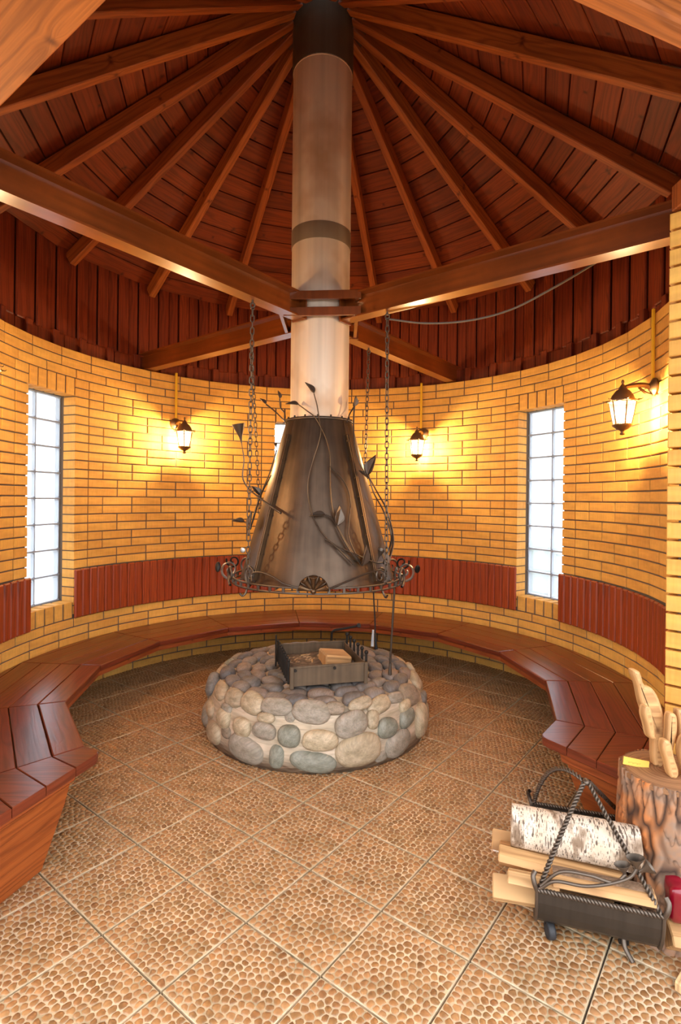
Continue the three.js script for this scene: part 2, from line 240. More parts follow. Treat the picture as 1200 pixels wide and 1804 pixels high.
// ---------------------------------------------------------------- the round brick wall with three windows of glass blocks
const CH = 0.0676, TOP = 2.518, LOW = 0.533, JT = 0.009, OPT = 2.18, OPB = 0.66;
const WIN = [[-83.86, -70.96], [-14.87, -1.8], [55.76, 68.84]], A0 = -147.5, A1 = 134.5;
const brickCache = {};
function brickGeo(w, h, d) { const k = w.toFixed(3) + h.toFixed(3) + d; return brickCache[k] ??= smallBrick(w, h, d, 0.003); }
function layBrick(wall, a, b, y1, d = 0.05, h = CH) {           // one brick between two angles, its top joint at y1
  const w = (b - a) * D2R * R - JT; if (w < 0.02) return;
  const m = (a + b) / 2, p = pol(m, R + rr(-0.001, 0.0012), y1 - h / 2), g = brickGeo(w, h - JT, d);
  const k = part(wall, 'brick', g, pick(M.bricks), [p.x, p.y, p.z]); k.rotation.y = -m * D2R;
}
{
  const segs = [['wall_left', 'yellow brick wall left of the left window', A0, WIN[0][0], A0, -77.4], ['wall_back_left', 'yellow brick wall between the left window and the chimney', WIN[0][1], WIN[1][0], -77.4, -8.3], ['wall_back_right', 'yellow brick wall between the chimney and the right window', WIN[1][1], WIN[2][0], -8.3, 62.3], ['wall_right', 'yellow brick wall right of the right window', WIN[2][1], A1, 62.3, A1]];
  const sh = 0.36, HD = 3.9;
  for (const [name, label, a, b, ta, tb] of segs) {
    const w = setting(name, label, 'wall'), la = a === A0, rb = b === A1, core = [arcBox(R + 0.012, R + 0.205, a + (la ? 0.35 : sh), b - (rb ? 0.35 : sh), -0.012, TOP - 0.004)];
    for (const [wa, wb] of WIN) if (wa === b) core.push(arcBox(R + 0.012, R + 0.205, wa - sh, wb + sh, OPT + 0.012, TOP - 0.004), arcBox(R + 0.012, R + 0.205, wa - sh, wb + sh, -0.012, OPB - 0.012));
    part(w, 'mortar_core', merge(core), M.mortar);
    const run = (s, e, ph, y, d) => { const k0 = Math.floor((s - ph) / 8.17); for (let k = k0; ph + 8.17 * k < e; k++) { let p = ph + 8.17 * k, q = p + 8.17; if (q <= s || p >= e) continue; p = Math.max(p, s); q = Math.min(q, e); layBrick(w, p, q, y, d); } };
    const runC = (ph, y) => { for (let k = -25; k < 25; k++) { let p = ph + 8.17 * k, q = p + 8.17; const m = (p + q) / 2; if (m < ta || m >= tb) continue; p = Math.max(p, A0); q = Math.min(q, A1); layBrick(w, p, q, y); } };
    for (let c = 0; c < 3; c++) runC(c < 2 ? 23.4 : 27.47, TOP - c * CH);
    for (let k = 0; k < 8; k++) runC(Math.floor((k + 1) / 2) % 2 ? 23.4 : 27.47, LOW - k * CH);
    for (let c = 3; c < 29; c++) {
      const y = TOP - c * CH, odd = Math.floor(c / 2) % 2 === 1;
      if (!la) layBrick(w, a, a + HD, y, 0.118); if (!rb) layBrick(w, b - HD, b, y, 0.118);
      if (c >= 24) continue;
      if (!la && !rb) { const s = a + HD, e = b - HD, n = 6, st = (e - s) / n; if (odd) for (let i = 0; i < n; i++) layBrick(w, s + i * st, s + (i + 1) * st, y); else { layBrick(w, s, s + st / 2, y); for (let i = 0; i < n - 1; i++) layBrick(w, s + (i + 0.5) * st, s + (i + 1.5) * st, y); layBrick(w, e - st / 2, e, y); } }
      else if (la) run(A0, b - HD, b - HD - (odd ? 0 : 4.085), y, 0.05); else run(a + HD, A1, a + HD + (odd ? 0 : 4.085), y, 0.05);
    }
    for (const [wa, wb] of WIN) if (wa === b) for (const y of [OPT + 2 * CH, OPB]) { const n = 5, st = (wb - wa) / n; for (let i = 0; i < n; i++) layBrick(w, wa + i * st + 0.12, wa + (i + 1) * st - 0.12, y, 0.118, y > 1 ? 2 * CH : OPB - LOW); }
    if (la || rb) {                                              // the end of the wall at the entrance: bricks laid across it
      const an = la ? A0 : A1, t = la ? -1 : 1;
      for (let c = 0; c < 37; c++) for (const [r0, r1] of c % 2 ? [[R - 0.025, R + 0.1], [R + 0.1, R + 0.34]] : [[R - 0.025, R + 0.215], [R + 0.215, R + 0.34]]) {
        const p = pol(an, (r0 + r1) / 2, TOP - (c + 0.5) * CH), q = pol(an + 90 * t, 0.02), g = brickGeo(r1 - r0 - JT, CH - JT, 0.118);
        const k = part(w, 'brick', g, pick(M.bricks), [p.x + q.x, p.y, p.z + q.z]); k.rotation.y = Math.atan2(q.x, q.z);
      }
    }
  }
}
WIN.forEach(([a, b], n) => {
  const m = (a + b) / 2, rw = R + 0.118, wd = 2 * rw * Math.tan((b - a) / 2 * D2R), hh = OPT - OPB, p = pol(m, rw), win = setting('window_' + (n + 1), ['narrow window of glass blocks in the wall at the left', 'narrow window of glass blocks behind the chimney hood', 'narrow window of glass blocks in the wall at the right'][n], 'window');
  win.position.copy(p); win.rotation.y = -m * D2R;
  const cw = (wd + 0.004) / 2, ch = hh / 8, g = chBox(cw - 0.012, ch - 0.012, 0.075, 0.012), inner = [];
  for (let r = 0; r < 8; r++) for (let c = 0; c < 2; c++) part(win, 'glass_block', g, M.glassBlock, [(c - 0.5) * cw, OPB + (r + 0.5) * ch, -0.042]);
  for (let r = 0; r <= 8; r++) inner.push(box(wd + 0.03, 0.011, 0.03, 0, OPB + r * ch, -0.03)); for (const x of [-cw, 0, cw]) inner.push(box(0.011, hh, 0.03, x, OPB + hh / 2, -0.03));
  part(win, 'mortar_grid', merge(inner), M.gridMortar);
});

// ---------------------------------------------------------------- backrest boards fixed to the wall
[[A0, WIN[0][0] + 0.2, 'left of the left window'], [WIN[0][1] - 0.2, WIN[1][0] + 0.2, 'between the left window and the hood'], [WIN[1][1] - 0.2, WIN[2][0] + 0.2, 'between the hood and the right window'], [WIN[2][1] - 0.2, A1, 'right of the right window']].forEach(([a, b, where], i) => {
  const t = setting('trim_' + (i + 1), 'reddish brown backrest of upright boards ' + where, 'backrest'), n = Math.round((b - a) / 2.07), st = (b - a) / n, g = chBox(0.36, st * D2R * (R - 0.02) - 0.0025, 0.022, 0.008, 0).rotateZ(Math.PI / 2);
  for (let k = 0; k < n; k++) { const m = a + (k + 0.5) * st, p = pol(m, R - 0.016 + rr(-0.002, 0.002), 0.714); part(t, 'board', g, pick(M.panel), [p.x, p.y, p.z], [0, -m * D2R, 0]); }
});

// ---------------------------------------------------------------- boarding between the brick wall and the roof
{
  const up = setting('wall_upper', 'dark red upright boarding between the brickwork and the roof', 'wall');
  for (let k = 0; k < 22; k++) { const a = A0 + (A1 - A0) * k / 22, b = A0 + (A1 - A0) * (k + 1) / 22; part(up, 'plate_board', arcBox(R + 0.125, R + 0.165, a + 0.12, b - 0.12, 2.49, 2.655), pick(M.clad)); }
  for (let k = 0; k < 40; k++) { const m = A0 + 3.5 + (A1 - A0 - 7) * k / 39, p = pol(m, R + 0.108, 2.585); part(up, 'block', chBox(0.14, 0.055, 0.034, 0.003).rotateZ(Math.PI / 2), pick(M.clad), [p.x, p.y, p.z], [0, -m * D2R, 0]); }
  part(up, 'light_block_sheet', arcBox(R + 0.168, R + 0.185, A0, A1, 2.47, 3.28), M.shell);  // added unseen sheet, stops daylight leaking through between the boards
  const n = 106, st = (A1 - A0) / n, g = chBox(0.70, st * D2R * (R + 0.11) - 0.003, 0.02, 0.007, 0).rotateZ(Math.PI / 2);
  for (let k = 0; k < n; k++) { const m = A0 + (k + 0.5) * st, p = pol(m, R + 0.112 + (k % 2) * 0.016, 2.99 + rr(-0.006, 0.006)); part(up, 'board', g, pick(M.clad), [p.x, p.y, p.z], [0, -m * D2R, 0]); }
}

// ---------------------------------------------------------------- conical roof: rafters, boards, added light-blocking cone
const SL = 0.667, under = (r) => 3.14 + (2.05 - r) * SL, NR = 17, RA = (k) => 14.5 + k * 360 / NR, ROT = Math.atan(SL), RH = 0.098;
{
  const roof = setting('ceiling', 'conical wooden ceiling of boards on radial rafters', 'ceiling');
  const rg = chBox(1.84 / Math.cos(ROT) - 0.02, RH, 0.054, 0.004, 0);
  for (let k = 0; k < NR; k++) {
    const a = RA(k), rm = 1.0, f = new THREE.Group(); f.position.copy(pol(a, 1.12, under(1.12) + RH / 2 / Math.cos(ROT))); f.rotation.y = Math.PI / 2 - a * D2R;
    const m = part(roof, 'rafter', rg.clone().rotateZ(-ROT), M.rafter[k % 3]); m.position.copy(f.position); m.rotation.y = f.rotation.y;
  }
  const half = Math.PI / NR, bw = 0.146 * Math.cos(ROT), nb = 15;
  for (let i = 0; i < nb; i++) {
    const ap0 = 0.215 + i * bw, ap1 = ap0 + bw - 0.007 * Math.cos(ROT), w0 = ap0 * Math.tan(half) + 0.004, w1 = ap1 * Math.tan(half) + 0.004;
    const g = extr([[-w0, ap0 / Math.cos(ROT)], [w0, ap0 / Math.cos(ROT)], [w1, ap1 / Math.cos(ROT)], [-w1, ap1 / Math.cos(ROT)]], 0.022, 0.003);
    for (let k = 0; k < NR; k++) {
      const a = (RA(k) + 180 / NR) * D2R, t = V3(Math.cos(a), 0, Math.sin(a)), rd = V3(Math.sin(a), 0, -Math.cos(a)), down = rd.clone().multiplyScalar(Math.cos(ROT)).add(V3(0, -Math.sin(ROT), 0)), nrm = t.clone().cross(down);
      const m = new THREE.Matrix4().makeBasis(t, down, nrm); m.setPosition(0, under(0) + RH / Math.cos(ROT) + 0.004, 0);
      const b = part(roof, 'roof_board', g, pick(M.deck)); b.applyMatrix4(m);
    }
  }
  const y0 = under(0) + RH / Math.cos(ROT) + 0.045, cone = (r) => y0 - r * SL;
  part(roof, 'light_block_cone', lathe([[0.2, cone(0.2)], [2.95, cone(2.95)], [2.95, cone(2.95) + 0.03], [0.2, cone(0.2) + 0.03], [0.2, cone(0.2)]], 34), M.shell);  // added unseen outer cone, blocks sky light so the board gaps stay dark
  part(roof, 'apex_ring', lathe([[0.2, 4.40], [0.27, 4.36], [0.27, 4.52], [0.2, 4.6]], 24), M.shell);
}

// ---------------------------------------------------------------- ground outside
single('ground', chBox(40, 0.1, 40, 0.01), M.ground, 'grey gravel ground outside the round room', 'ground', [0, -0.185, 0]).userData.kind = 'structure';

// ---------------------------------------------------------------- bench round the wall
{
  const b = thing('curved_bench', 'long polygonal bench of dark reddish brown planks round the brick wall', 'bench');
  const J = []; for (let k = 0; k < 11; k++) J.push(-136.6 + 25.58 * k);
  const SY = 0.31, TH = 0.04, W = 0.13, RF = 1.40;
  for (let k = 0; k < 10; k++) {
    const m = (J[k] + J[k + 1]) / 2 * D2R, de = (J[k + 1] - J[k]) / 2 * D2R, tn = Math.tan(de), t = V3(Math.cos(m), 0, Math.sin(m)), rd = V3(Math.sin(m), 0, -Math.cos(m)), basis = new THREE.Matrix4().makeBasis(t, rd, V3(0, 1, 0)); basis.setPosition(0, SY, 0);
    const a0 = RF * Math.cos(de);
    for (let i = 0; i < 5; i++) {
      const y0 = a0 + i * W + (i ? 0.0018 : 0), y1 = a0 + (i + 1) * W - 0.0018; let pts;
      if (i < 4) pts = [[-y0 * tn + 0.0015, y0], [y0 * tn - 0.0015, y0], [y1 * tn - 0.0015, y1], [-y1 * tn + 0.0015, y1]];
      else { pts = [[-y0 * tn + 0.002, y0], [y0 * tn - 0.002, y0]]; if (y0 / Math.cos(de) > R - 0.005) { const x = Math.sqrt((R - 0.005) ** 2 - y0 * y0); pts = [[-x, y0], [x, y0]]; } const e = Math.asin(Math.min(1, pts[1][0] / (R - 0.005))); for (let q = 0; q <= 6; q++) { const an = e * (1 - q / 3); if (q > 0 && q < 6 || y0 / Math.cos(de) < R - 0.006) pts.push([Math.sin(an) * (R - 0.005), Math.cos(an) * (R - 0.005)]); } }
      part(b, 'plank', extr(pts, TH, i === 0 ? 0.007 : 0.003, i === 0 ? 2 : 1), pick(M.seat)).applyMatrix4(basis);
    }
    const f0 = a0 + 0.012; part(b, 'front_rail', extr([[-f0 * tn, f0], [f0 * tn, f0], [(f0 + 0.03) * tn, f0 + 0.03], [-(f0 + 0.03) * tn, f0 + 0.03]], 0.032, 0.002), M.seatEdge).applyMatrix4(basis.clone().setPosition(0, SY - 0.032, 0));
    if (k > 0 && k % 2) { const br = new THREE.Matrix4().makeBasis(rd, V3(0, 1, 0), V3().crossVectors(rd, V3(0, 1, 0))); part(b, 'bracket', extr([[1.62, SY - 0.002], [R - 0.004, SY - 0.002], [R - 0.004, 0.2], [R - 0.03, 0.2]], 0.03, 0.002), M.seatEdge).applyMatrix4(br); }
  }
  // end pieces beside the entrance
  const ends = [[pol(J[0], RF), pol(J[0], R - 0.006), V3(-0.868, 0, 1.062), V3(-1.035, 0, 1.632), 1], [pol(J[10], RF), pol(J[10], R - 0.006), V3(1.075, 0, 0.868), V3(1.385, 0, 1.325), -1]];
  for (const [j0, j1, e0, e1, sgn] of ends) {
    for (let i = 0; i < 4; i++) {
      const t0 = i / 4 + 0.0025, t1 = (i + 1) / 4 - (i === 3 ? 0 : 0.0025), L = (p, q, t) => p.clone().lerp(q, t), n = L(j0, e0, 0.012), q = [L(j0, j1, i ? t0 : 0), L(j0, j1, t1), L(e0, e1, t1), L(e0, e1, i ? t0 : 0)];
      let pts = q.map((p) => [p.x, -p.z]);
      if (i === 0) { const c = pts[3], a = pts[2], d = pts[0], r = 0.055, un = (p, o) => { const l = Math.hypot(p[0] - o[0], p[1] - o[1]); return [(p[0] - o[0]) / l, (p[1] - o[1]) / l]; }, ua = un(a, c), ud = un(d, c); const A = [c[0] + ua[0] * r, c[1] + ua[1] * r], B = [c[0] + ud[0] * Math.min(r, 0.04), c[1] + ud[1] * Math.min(r, 0.04)]; const rnds = [A]; for (let s = 1; s < 5; s++) { const t = s / 5, u = 1 - t; rnds.push([u * u * A[0] + 2 * u * t * c[0] + t * t * B[0], u * u * A[1] + 2 * u * t * c[1] + t * t * B[1]]); } rnds.push(B); pts = [pts[0], pts[1], pts[2], ...rnds]; }
      const area = pts.reduce((s, p, k) => { const o = pts[(k + 1) % pts.length]; return s + p[0] * o[1] - o[0] * p[1]; }, 0); if (area < 0) pts.reverse();
      part(b, 'plank', extr(pts, TH, 0.003, 1), pick(M.seat)).applyMatrix4(new THREE.Matrix4().makeRotationX(-Math.PI / 2).setPosition(0, SY, 0));
    }
    const dir = e1.clone().sub(e0).normalize(), out = V3(dir.z, 0, -dir.x).multiplyScalar(-sgn), base = e0.clone();
    if (sgn > 0 ? out.x < 0 : out.x > 0) out.negate(); base.addScaledVector(out, -0.05);
    const bs = new THREE.Matrix4().makeBasis(dir, V3(0, 1, 0), dir.clone().cross(V3(0, 1, 0))); bs.setPosition(base.x, 0, base.z);
    const rail = extr([[0.10, SY - 0.045], [0.54, SY - 0.045], [0.54, SY], [0.085, SY]], 0.03, 0.003); part(b, 'end_rail', rail, M.seatEdge).applyMatrix4(bs);
    part(b, 'end_panel', extr([[0.265, 0.002], [0.54, 0.002], [0.54, SY - 0.045], [0.125, SY - 0.045], [0.15, SY - 0.11]], 0.024, 0.002), M.benchEnd).applyMatrix4(bs);
  }
}

// ---------------------------------------------------------------- steel beams and the chimney
const HX = 0, HZ = -0.05;
{
  const W = 0.085, H = 0.15, tf = 0.010, tw = 0.008, s = [[-W / 2, 0], [W / 2, 0], [W / 2, tf], [tw / 2, tf + 0.008], [tw / 2, H - tf - 0.008], [W / 2, H - tf], [W / 2, H], [-W / 2, H], [-W / 2, H - tf], [-tw / 2, H - tf - 0.008], [-tw / 2, tf + 0.008], [-W / 2, tf]];
  for (const [a, where] of [[36.7, 'running from the chimney to the back right wall'], [-51.5, 'running from the chimney to the back left wall'], [128.5, 'running from the chimney to the wall end at right'], [-143.3, 'running from the chimney towards the left foreground']]) {
    const L = 1.90, g = extr(s, L, 0.001).rotateY(Math.PI), b = thing('steel_beam', 'brown painted steel I-beam ' + where, 'beam', [0, 2.52, HZ], -a * D2R, 'crossed steel beams'); g.computeVertexNormals();
    part(b, 'i_section', g, M.beam, [0, 0, -0.2]); part(b, 'end_plate', chBox(0.11, 0.17, 0.012, 0.002), M.beam, [0, 0.075, -0.2]);
  }
  const c = thing('collar_frame', 'square frame of brown steel bars clamped round the chimney pipe', 'frame', [HX, 0, HZ]);
  for (const y of [2.548, 2.645]) for (let k = 0; k < 4; k++) part(c, 'bar', chBox(0.46, 0.05, 0.022, 0.002), M.beam, [Math.sin(k * Math.PI / 2) * 0.225 + (k % 2 ? 0 : 0.02), y, Math.cos(k * Math.PI / 2) * 0.225], [0, k * Math.PI / 2, k % 2 ? 0 : 0.03]);
  const p = thing('chimney_pipe', 'tall satin steel chimney pipe with a dark stained joint band', 'chimney', [HX, 0, HZ]);
  const tubeL = (r, a, b, n = 40) => { const g = lathe([[r - 0.012, a], [r, a + 0.002], [r, b - 0.002], [r - 0.012, b]], n), q = g.attributes.position, u = g.attributes.uv; for (let i = 0; i < q.count; i++) u.setXY(i, u.getX(i), q.getY(i) * 0.6); return g; };
  part(p, 'lower_section', tubeL(0.184, 1.90, 3.01), M.pipe); part(p, 'joint_band', tubeL(0.188, 3.005, 3.11), M.pipeBand); part(p, 'upper_section', tubeL(0.186, 3.105, 4.115), M.pipe); part(p, 'top_section', tubeL(0.192, 4.11, 5.3), M.pipeTop);
  part(p, 'bead', new THREE.TorusGeometry(0.186, 0.003, 6, 40).rotateX(Math.PI / 2), M.pipe, [0, 4.105, 0]);
}

// ---------------------------------------------------------------- hood over the fire
const HB = 0.95, HT = 1.92, rc = (y) => 0.21 + (HT - y) * 0.285;
{
  const h = thing('smoke_hood', 'dark steel conical smoke hood with wrought iron vines above the fire pit', 'hood', [HX, 0, HZ]);
  const off = (p) => p.map(([x, y, z]) => V3(x - HX, y, z - HZ));
  for (let q = 0; q < 4; q++) { const n = 12, pts = [[rc(HB) - 0.004, HB]]; for (let i = 0; i <= 8; i++) { const y = HB + (HT - HB) * i / 8; pts.push([rc(y), y]); } pts.push([rc(HT) - 0.004, HT], [rc(HB) - 0.004, HB]); const g = lathe(pts, n, (q * 90 - 45 + 0.3) * D2R, 89.4 * D2R), p = g.attributes.position, u = g.attributes.uv; for (let i = 0; i < p.count; i++) { u.setXY(i, Math.atan2(p.getX(i), p.getZ(i)) * 0.36, p.getY(i)); const an = (Math.atan2(p.getX(i), p.getZ(i)) / D2R - q * 90 + 540) % 360 - 180, s = 1.0 - 0.012 * Math.cos(an * 2 * D2R) ; p.setX(i, p.getX(i) * s); p.setZ(i, p.getZ(i) * s); } g.computeVertexNormals(); part(h, 'panel', g, M.hood); }
  for (let q = 0; q < 4; q++) {
    const a = (q * 90 + 45) * D2R, y0 = HB + 0.02, y1 = HT - 0.1, A = V3(Math.sin(a) * rc(y0) * 1.0, y0, Math.cos(a) * rc(y0)), B = V3(Math.sin(a) * rc(y1), y1, Math.cos(a) * rc(y1)), d = B.clone().sub(A), L = d.length(), g = merge([box(0.007, L, 0.034, -0.006, 0, 0.006, 0.001), box(0.007, L, 0.034, 0.006, 0, 0.006, 0.001)]);
    const up = d.clone().normalize(), t = V3(Math.cos(a), 0, -Math.sin(a)), n = t.clone().cross(up), s = part(h, 'seam_flange', g, M.seam); s.applyMatrix4(new THREE.Matrix4().makeBasis(t, up, n).setPosition(A.clone().add(B).multiplyScalar(0.5)));
    for (let k = 0; k < 8; k++) part(s, 'bolt', new THREE.CylinderGeometry(0.006, 0.006, 0.032, 6).rotateZ(Math.PI / 2), M.seam, [0, (k / 7 - 0.5) * (L - 0.08), 0.013]);
  }
  part(h, 'top_flange', lathe([[0.184, HT - 0.004], [0.212, HT - 0.006], [0.216, HT + 0.002], [0.212, HT + 0.012], [0.184, HT + 0.014]], 40), M.iron);
  for (let k = 0; k < 16; k++) { const a = k * Math.PI / 8; part(h, 'bolt', new THREE.CylinderGeometry(0.006, 0.006, 0.03, 6), M.ironDark, [Math.sin(a) * 0.203, HT + 0.008, Math.cos(a) * 0.203]); }
  const RR = 0.53;
  for (const y of [0.928, 0.958]) part(h, 'ring_band', lathe([[RR - 0.004, y - 0.005], [RR + 0.004, y - 0.005], [RR + 0.004, y + 0.005], [RR - 0.004, y + 0.005], [RR - 0.004, y - 0.005]], 72), M.iron);
  for (let k = 0; k < 40; k++) { const a = k * 9 * D2R; part(h, 'ring_spacer', chBox(0.014, 0.026, 0.012, 0.001), M.iron, [Math.sin(a) * RR, 0.943, Math.cos(a) * RR], [0, a, 0]); }
  for (let k = 0; k < 8; k++) { const a = (k * 45 + 22) * D2R; part(h, 'ring_strut', cyl(V3(Math.sin(a) * 0.455, 0.957, Math.cos(a) * 0.455), V3(Math.sin(a) * RR, 0.945, Math.cos(a) * RR), 0.005, 0.005, 6), M.iron); }
  // scrolls on both sides of the ring
  const scroll = (c, ax, ay, r0, r1, turns, start, th, mat) => { const pts = []; for (let i = 0; i <= 30; i++) { const t = i / 30, r = r0 + (r1 - r0) * t, an = start + turns * Math.PI * 2 * t; pts.push(c.clone().addScaledVector(ax, Math.cos(an) * r).addScaledVector(ay, Math.sin(an) * r)); } return taper(pts, th, th * 0.75, 44, 6); };
  for (const s of [-1, 1]) for (const [deg, k] of [[90, 0], [66, 1], [48, 2], [118, 3]]) {
    const a = s * deg * D2R, rad = V3(Math.sin(a), 0, Math.cos(a)), tg = V3(Math.cos(a), 0, -Math.sin(a)), u = k === 1 || k === 2 ? tg.clone().multiplyScalar(s) : rad, c = rad.clone().multiplyScalar(k === 2 ? 0.50 : 0.555).setY(k === 2 ? 1.0 : 0.985);
    part(h, 'scroll', scroll(c, u, V3(0, 1, 0), 0.062, 0.012, 1.35, -Math.PI / 2, 0.0085, k ? M.iron : M.steel), k ? M.iron : M.steel);
    if (k === 0) { part(h, 'scroll', scroll(c.clone().add(V3(0, 0.055, 0)).addScaledVector(rad, -0.02), u, V3(0, 1, 0), 0.045, 0.008, -1.3, 0.3, 0.007), M.ironDark); part(h, 'leaf', new THREE.SphereGeometry(1, 10, 6).scale(0.010, 0.034, 0.018), M.ironDark, [rad.x * 0.632, 1.0, rad.z * 0.632], [0.2, a, 0.4]); }
  }
  for (const a of [-48, 47]) part(h, 'hook', tube([[0, 0.93, 0], [0.004, 0.90, 0.012], [0, 0.885, 0.03], [-0.006, 0.90, 0.045]], 0.006, 16, 6).translate(0, 0, RR - 0.01), M.iron, [0, 0, 0], [0, a * D2R, 0]);
  // fan of five bells at the front
  const bell = lathe([[0.004, 0], [0.008, 0.012], [0.011, 0.035], [0.018, 0.05], [0.021, 0.054], [0.012, 0.052], [0.002, 0.04]], 14);
  const fan = part(h, 'fan_ornament', new THREE.SphereGeometry(0.016, 14, 10), M.seam, [0, 0.945, RR + 0.012]);
  for (const d of [-72, -36, 0, 36, 72]) part(fan, 'bell', bell.clone().scale(1.25, 1.25, 1.25), M.seam, [Math.sin(d * D2R) * 0.014, Math.cos(d * D2R) * 0.014, 0.004], [0.15, 0, -d * D2R]);
  // vines
  const vines = {a: [[0.217, 1.075, 0.375], [0.129, 1.162, 0.383], [0.058, 1.227, 0.379], [-0.007, 1.323, 0.355], [-0.041, 1.428, 0.323], [-0.048, 1.536, 0.291], [-0.022, 1.661, 0.257], [0.008, 1.766, 0.228], [0.021, 1.85, 0.203], [0.013, 1.888, 0.193], [-0.004, 1.987, 0.176], [-0.024, 2.061, 0.175]], b: [[0.263, 1.066, 0.351], [0.192, 1.157, 0.361], [0.12, 1.289, 0.347], [0.094, 1.387, 0.325], [0.082, 1.501, 0.295], [0.078, 1.618, 0.261], [0.075, 1.692, 0.24], [0.055, 1.782, 0.218], [0.017, 1.865, 0.199], [-0.022, 1.927, 0.175], [-0.068, 1.962, 0.166], [-0.114, 1.998, 0.146]], c: [[0.072, 1.629, 0.259], [0.131, 1.575, 0.256], [0.179, 1.503, 0.255], [0.198, 1.416, 0.273], [0.191, 1.324, 0.308], [0.188, 1.233, 0.338], [0.224, 1.142, 0.349], [0.256, 1.086, 0.348]], d: [[0.056, 1.348, 0.344], [0.091, 1.331, 0.343], [0.12, 1.289, 0.347], [0.163, 1.213, 0.356], [0.263, 1.066, 0.351]], e: [[0.42, 1.069, 0.251], [0.466, 1.201, 0.059], [0.432, 1.369, -0.015], [0.359, 1.485, 0.12], [0.303, 1.581, 0.162]], f: [[0.393, 1.071, 0.269], [0.457, 1.215, 0.037], [0.402, 1.371, 0.073], [0.339, 1.477, 0.142], [0.311, 1.56, 0.142]], g: [[0.218, 2.005, 0.082], [0.214, 1.886, 0.117], [0.222, 1.76, 0.163], [0.257, 1.64, 0.177], [0.288, 1.588, 0.162]], h: [[0.215, 2.008, 0.021], [0.188, 1.952, 0.077], [0.173, 1.9, 0.116]], i: [[-0.402, 1.249, 0.117], [-0.359, 1.424, 0.089], [-0.287, 1.592, 0.126], [-0.248, 1.729, 0.113]], j: [[-0.398, 1.285, 0.074], [-0.346, 1.455, 0.076], [-0.278, 1.576, 0.133]], k: [[-0.193, 1.356, 0.339], [-0.24, 1.383, 0.302], [-0.337, 1.44, 0.184], [-0.439, 1.509, 0.029], [-0.465, 1.563, 0.039], [-0.458, 1.671, 0.042], [-0.465, 1.733, 0.047]], l: [[-0.332, 2.026, -0.004], [-0.278, 1.985, -0.016], [-0.231, 1.94, -0.025], [-0.195, 1.896, 0.091]], m: [[-0.249, 2.065, -0.021], [-0.243, 2.01, -0.022], [-0.209, 1.962, 0.038], [-0.203, 1.902, 0.077]], n: [[-0.493, 1.302, 0.038], [-0.453, 1.29, 0.024], [-0.388, 1.264, 0.18]], o: [[-0.346, 0.977, 0.368], [-0.353, 1.01, 0.35], [-0.31, 1.028, 0.378], [-0.234, 1.015, 0.428], [-0.161, 0.981, 0.467], [-0.085, 0.965, 0.49], [-0.003, 0.954, 0.5]], p: [[0.091, 0.96, 0.49], [0.185, 0.996, 0.455], [0.29, 1.029, 0.391], [0.379, 1.037, 0.314], [0.413, 1.002, 0.291], [0.378, 0.974, 0.342]], q: [[0.058, 1.214, 0.383], [0.135, 1.172, 0.378], [0.235, 1.128, 0.348], [0.353, 1.075, 0.271], [0.428, 1.074, 0.162]]};
  const vm = {};
  for (const [k, p] of Object.entries(vines)) vm[k] = part(h, 'vine_stem', taper(off(p), 'efk'.includes(k) ? 0.0075 : 'op'.includes(k) ? 0.0065 : 0.0052, 0.0036, 48, 6), M.iron);
  const leafG = (() => { const P = [], nx = 8; for (let i = 0; i <= nx; i++) { const t = i / nx, w = Math.sin(Math.PI * Math.pow(t, 0.75)) * 0.30; P.push([t, w]); } const g = extr([...P.map(([t, w]) => [w, t]), ...P.slice(1, -1).reverse().map(([t, w]) => [-w, t])], 0.06, 0.02, 1); const p = g.attributes.position; for (let i = 0; i < p.count; i++) p.setZ(i, p.getZ(i) + 1.1 * p.getX(i) ** 2 - 0.25 * p.getY(i) ** 2); g.computeVertexNormals(); return g; })();
  const calla = lathe([[0.012, 0], [0.016, 0.25], [0.06, 0.5], [0.16, 0.75], [0.25, 0.98], [0.235, 0.97], [0.14, 0.75], [0.04, 0.5], [0.005, 0.3]], 14);
  const addLeaf = (vine, at, dir, size, g = leafG, roll = 0) => { const y = V3(...dir).normalize(), z0 = V3(0, 0, 1), x = y.clone().cross(z0).normalize(), z = x.clone().cross(y); const m = part(vm[vine], g === calla ? 'calla_flower' : 'leaf', g, M.iron); m.applyMatrix4(new THREE.Matrix4().makeBasis(x, y, z).multiply(new THREE.Matrix4().makeRotationY(roll)).scale(V3(size, size, size)).setPosition(V3(at[0] - HX, at[1], at[2] - HZ))); };
  const tip = (k, i) => vines[k][i < 0 ? vines[k].length + i : i];
  addLeaf('a', tip('a', -1), [-0.55, 1, 0.1], 0.085, leafG, 0.9); addLeaf('b', tip('b', -1), [-1, 0.25, 0.1], 0.08, leafG, 1.0);
  addLeaf('d', tip('d', 2), [0.25, 1, 0.1], 0.115, leafG, 0.7); addLeaf('d', tip('d', 0), [-1, 0.12, 0.1], 0.09, leafG, 1.1);
  addLeaf('e', tip('e', -1), [0.2, 1, 0.1], 0.13, leafG, -0.8); addLeaf('f', tip('f', -1), [-0.7, 0.8, 0.1], 0.08, leafG, 0.9);
  addLeaf('g', tip('g', 0), [0.3, 1, 0.2], 0.065, leafG, 0.8); addLeaf('h', tip('h', 0), [0.5, 0.9, 0.2], 0.055, leafG, -0.9); addLeaf('e', tip('e', 0), [-0.5, 1, 0.2], 0.09, leafG, 0.8);
  addLeaf('i', tip('i', -1), [-0.15, 1, 0.3], 0.045, calla); addLeaf('k', tip('k', -1), [-0.16, 1, 0.1], 0.165, calla); addLeaf('l', tip('l', 0), [-0.6, 0.8, 0], 0.055, leafG, 0.9); addLeaf('m', tip('m', 0), [-0.05, 1, 0], 0.055, leafG, 0.9);
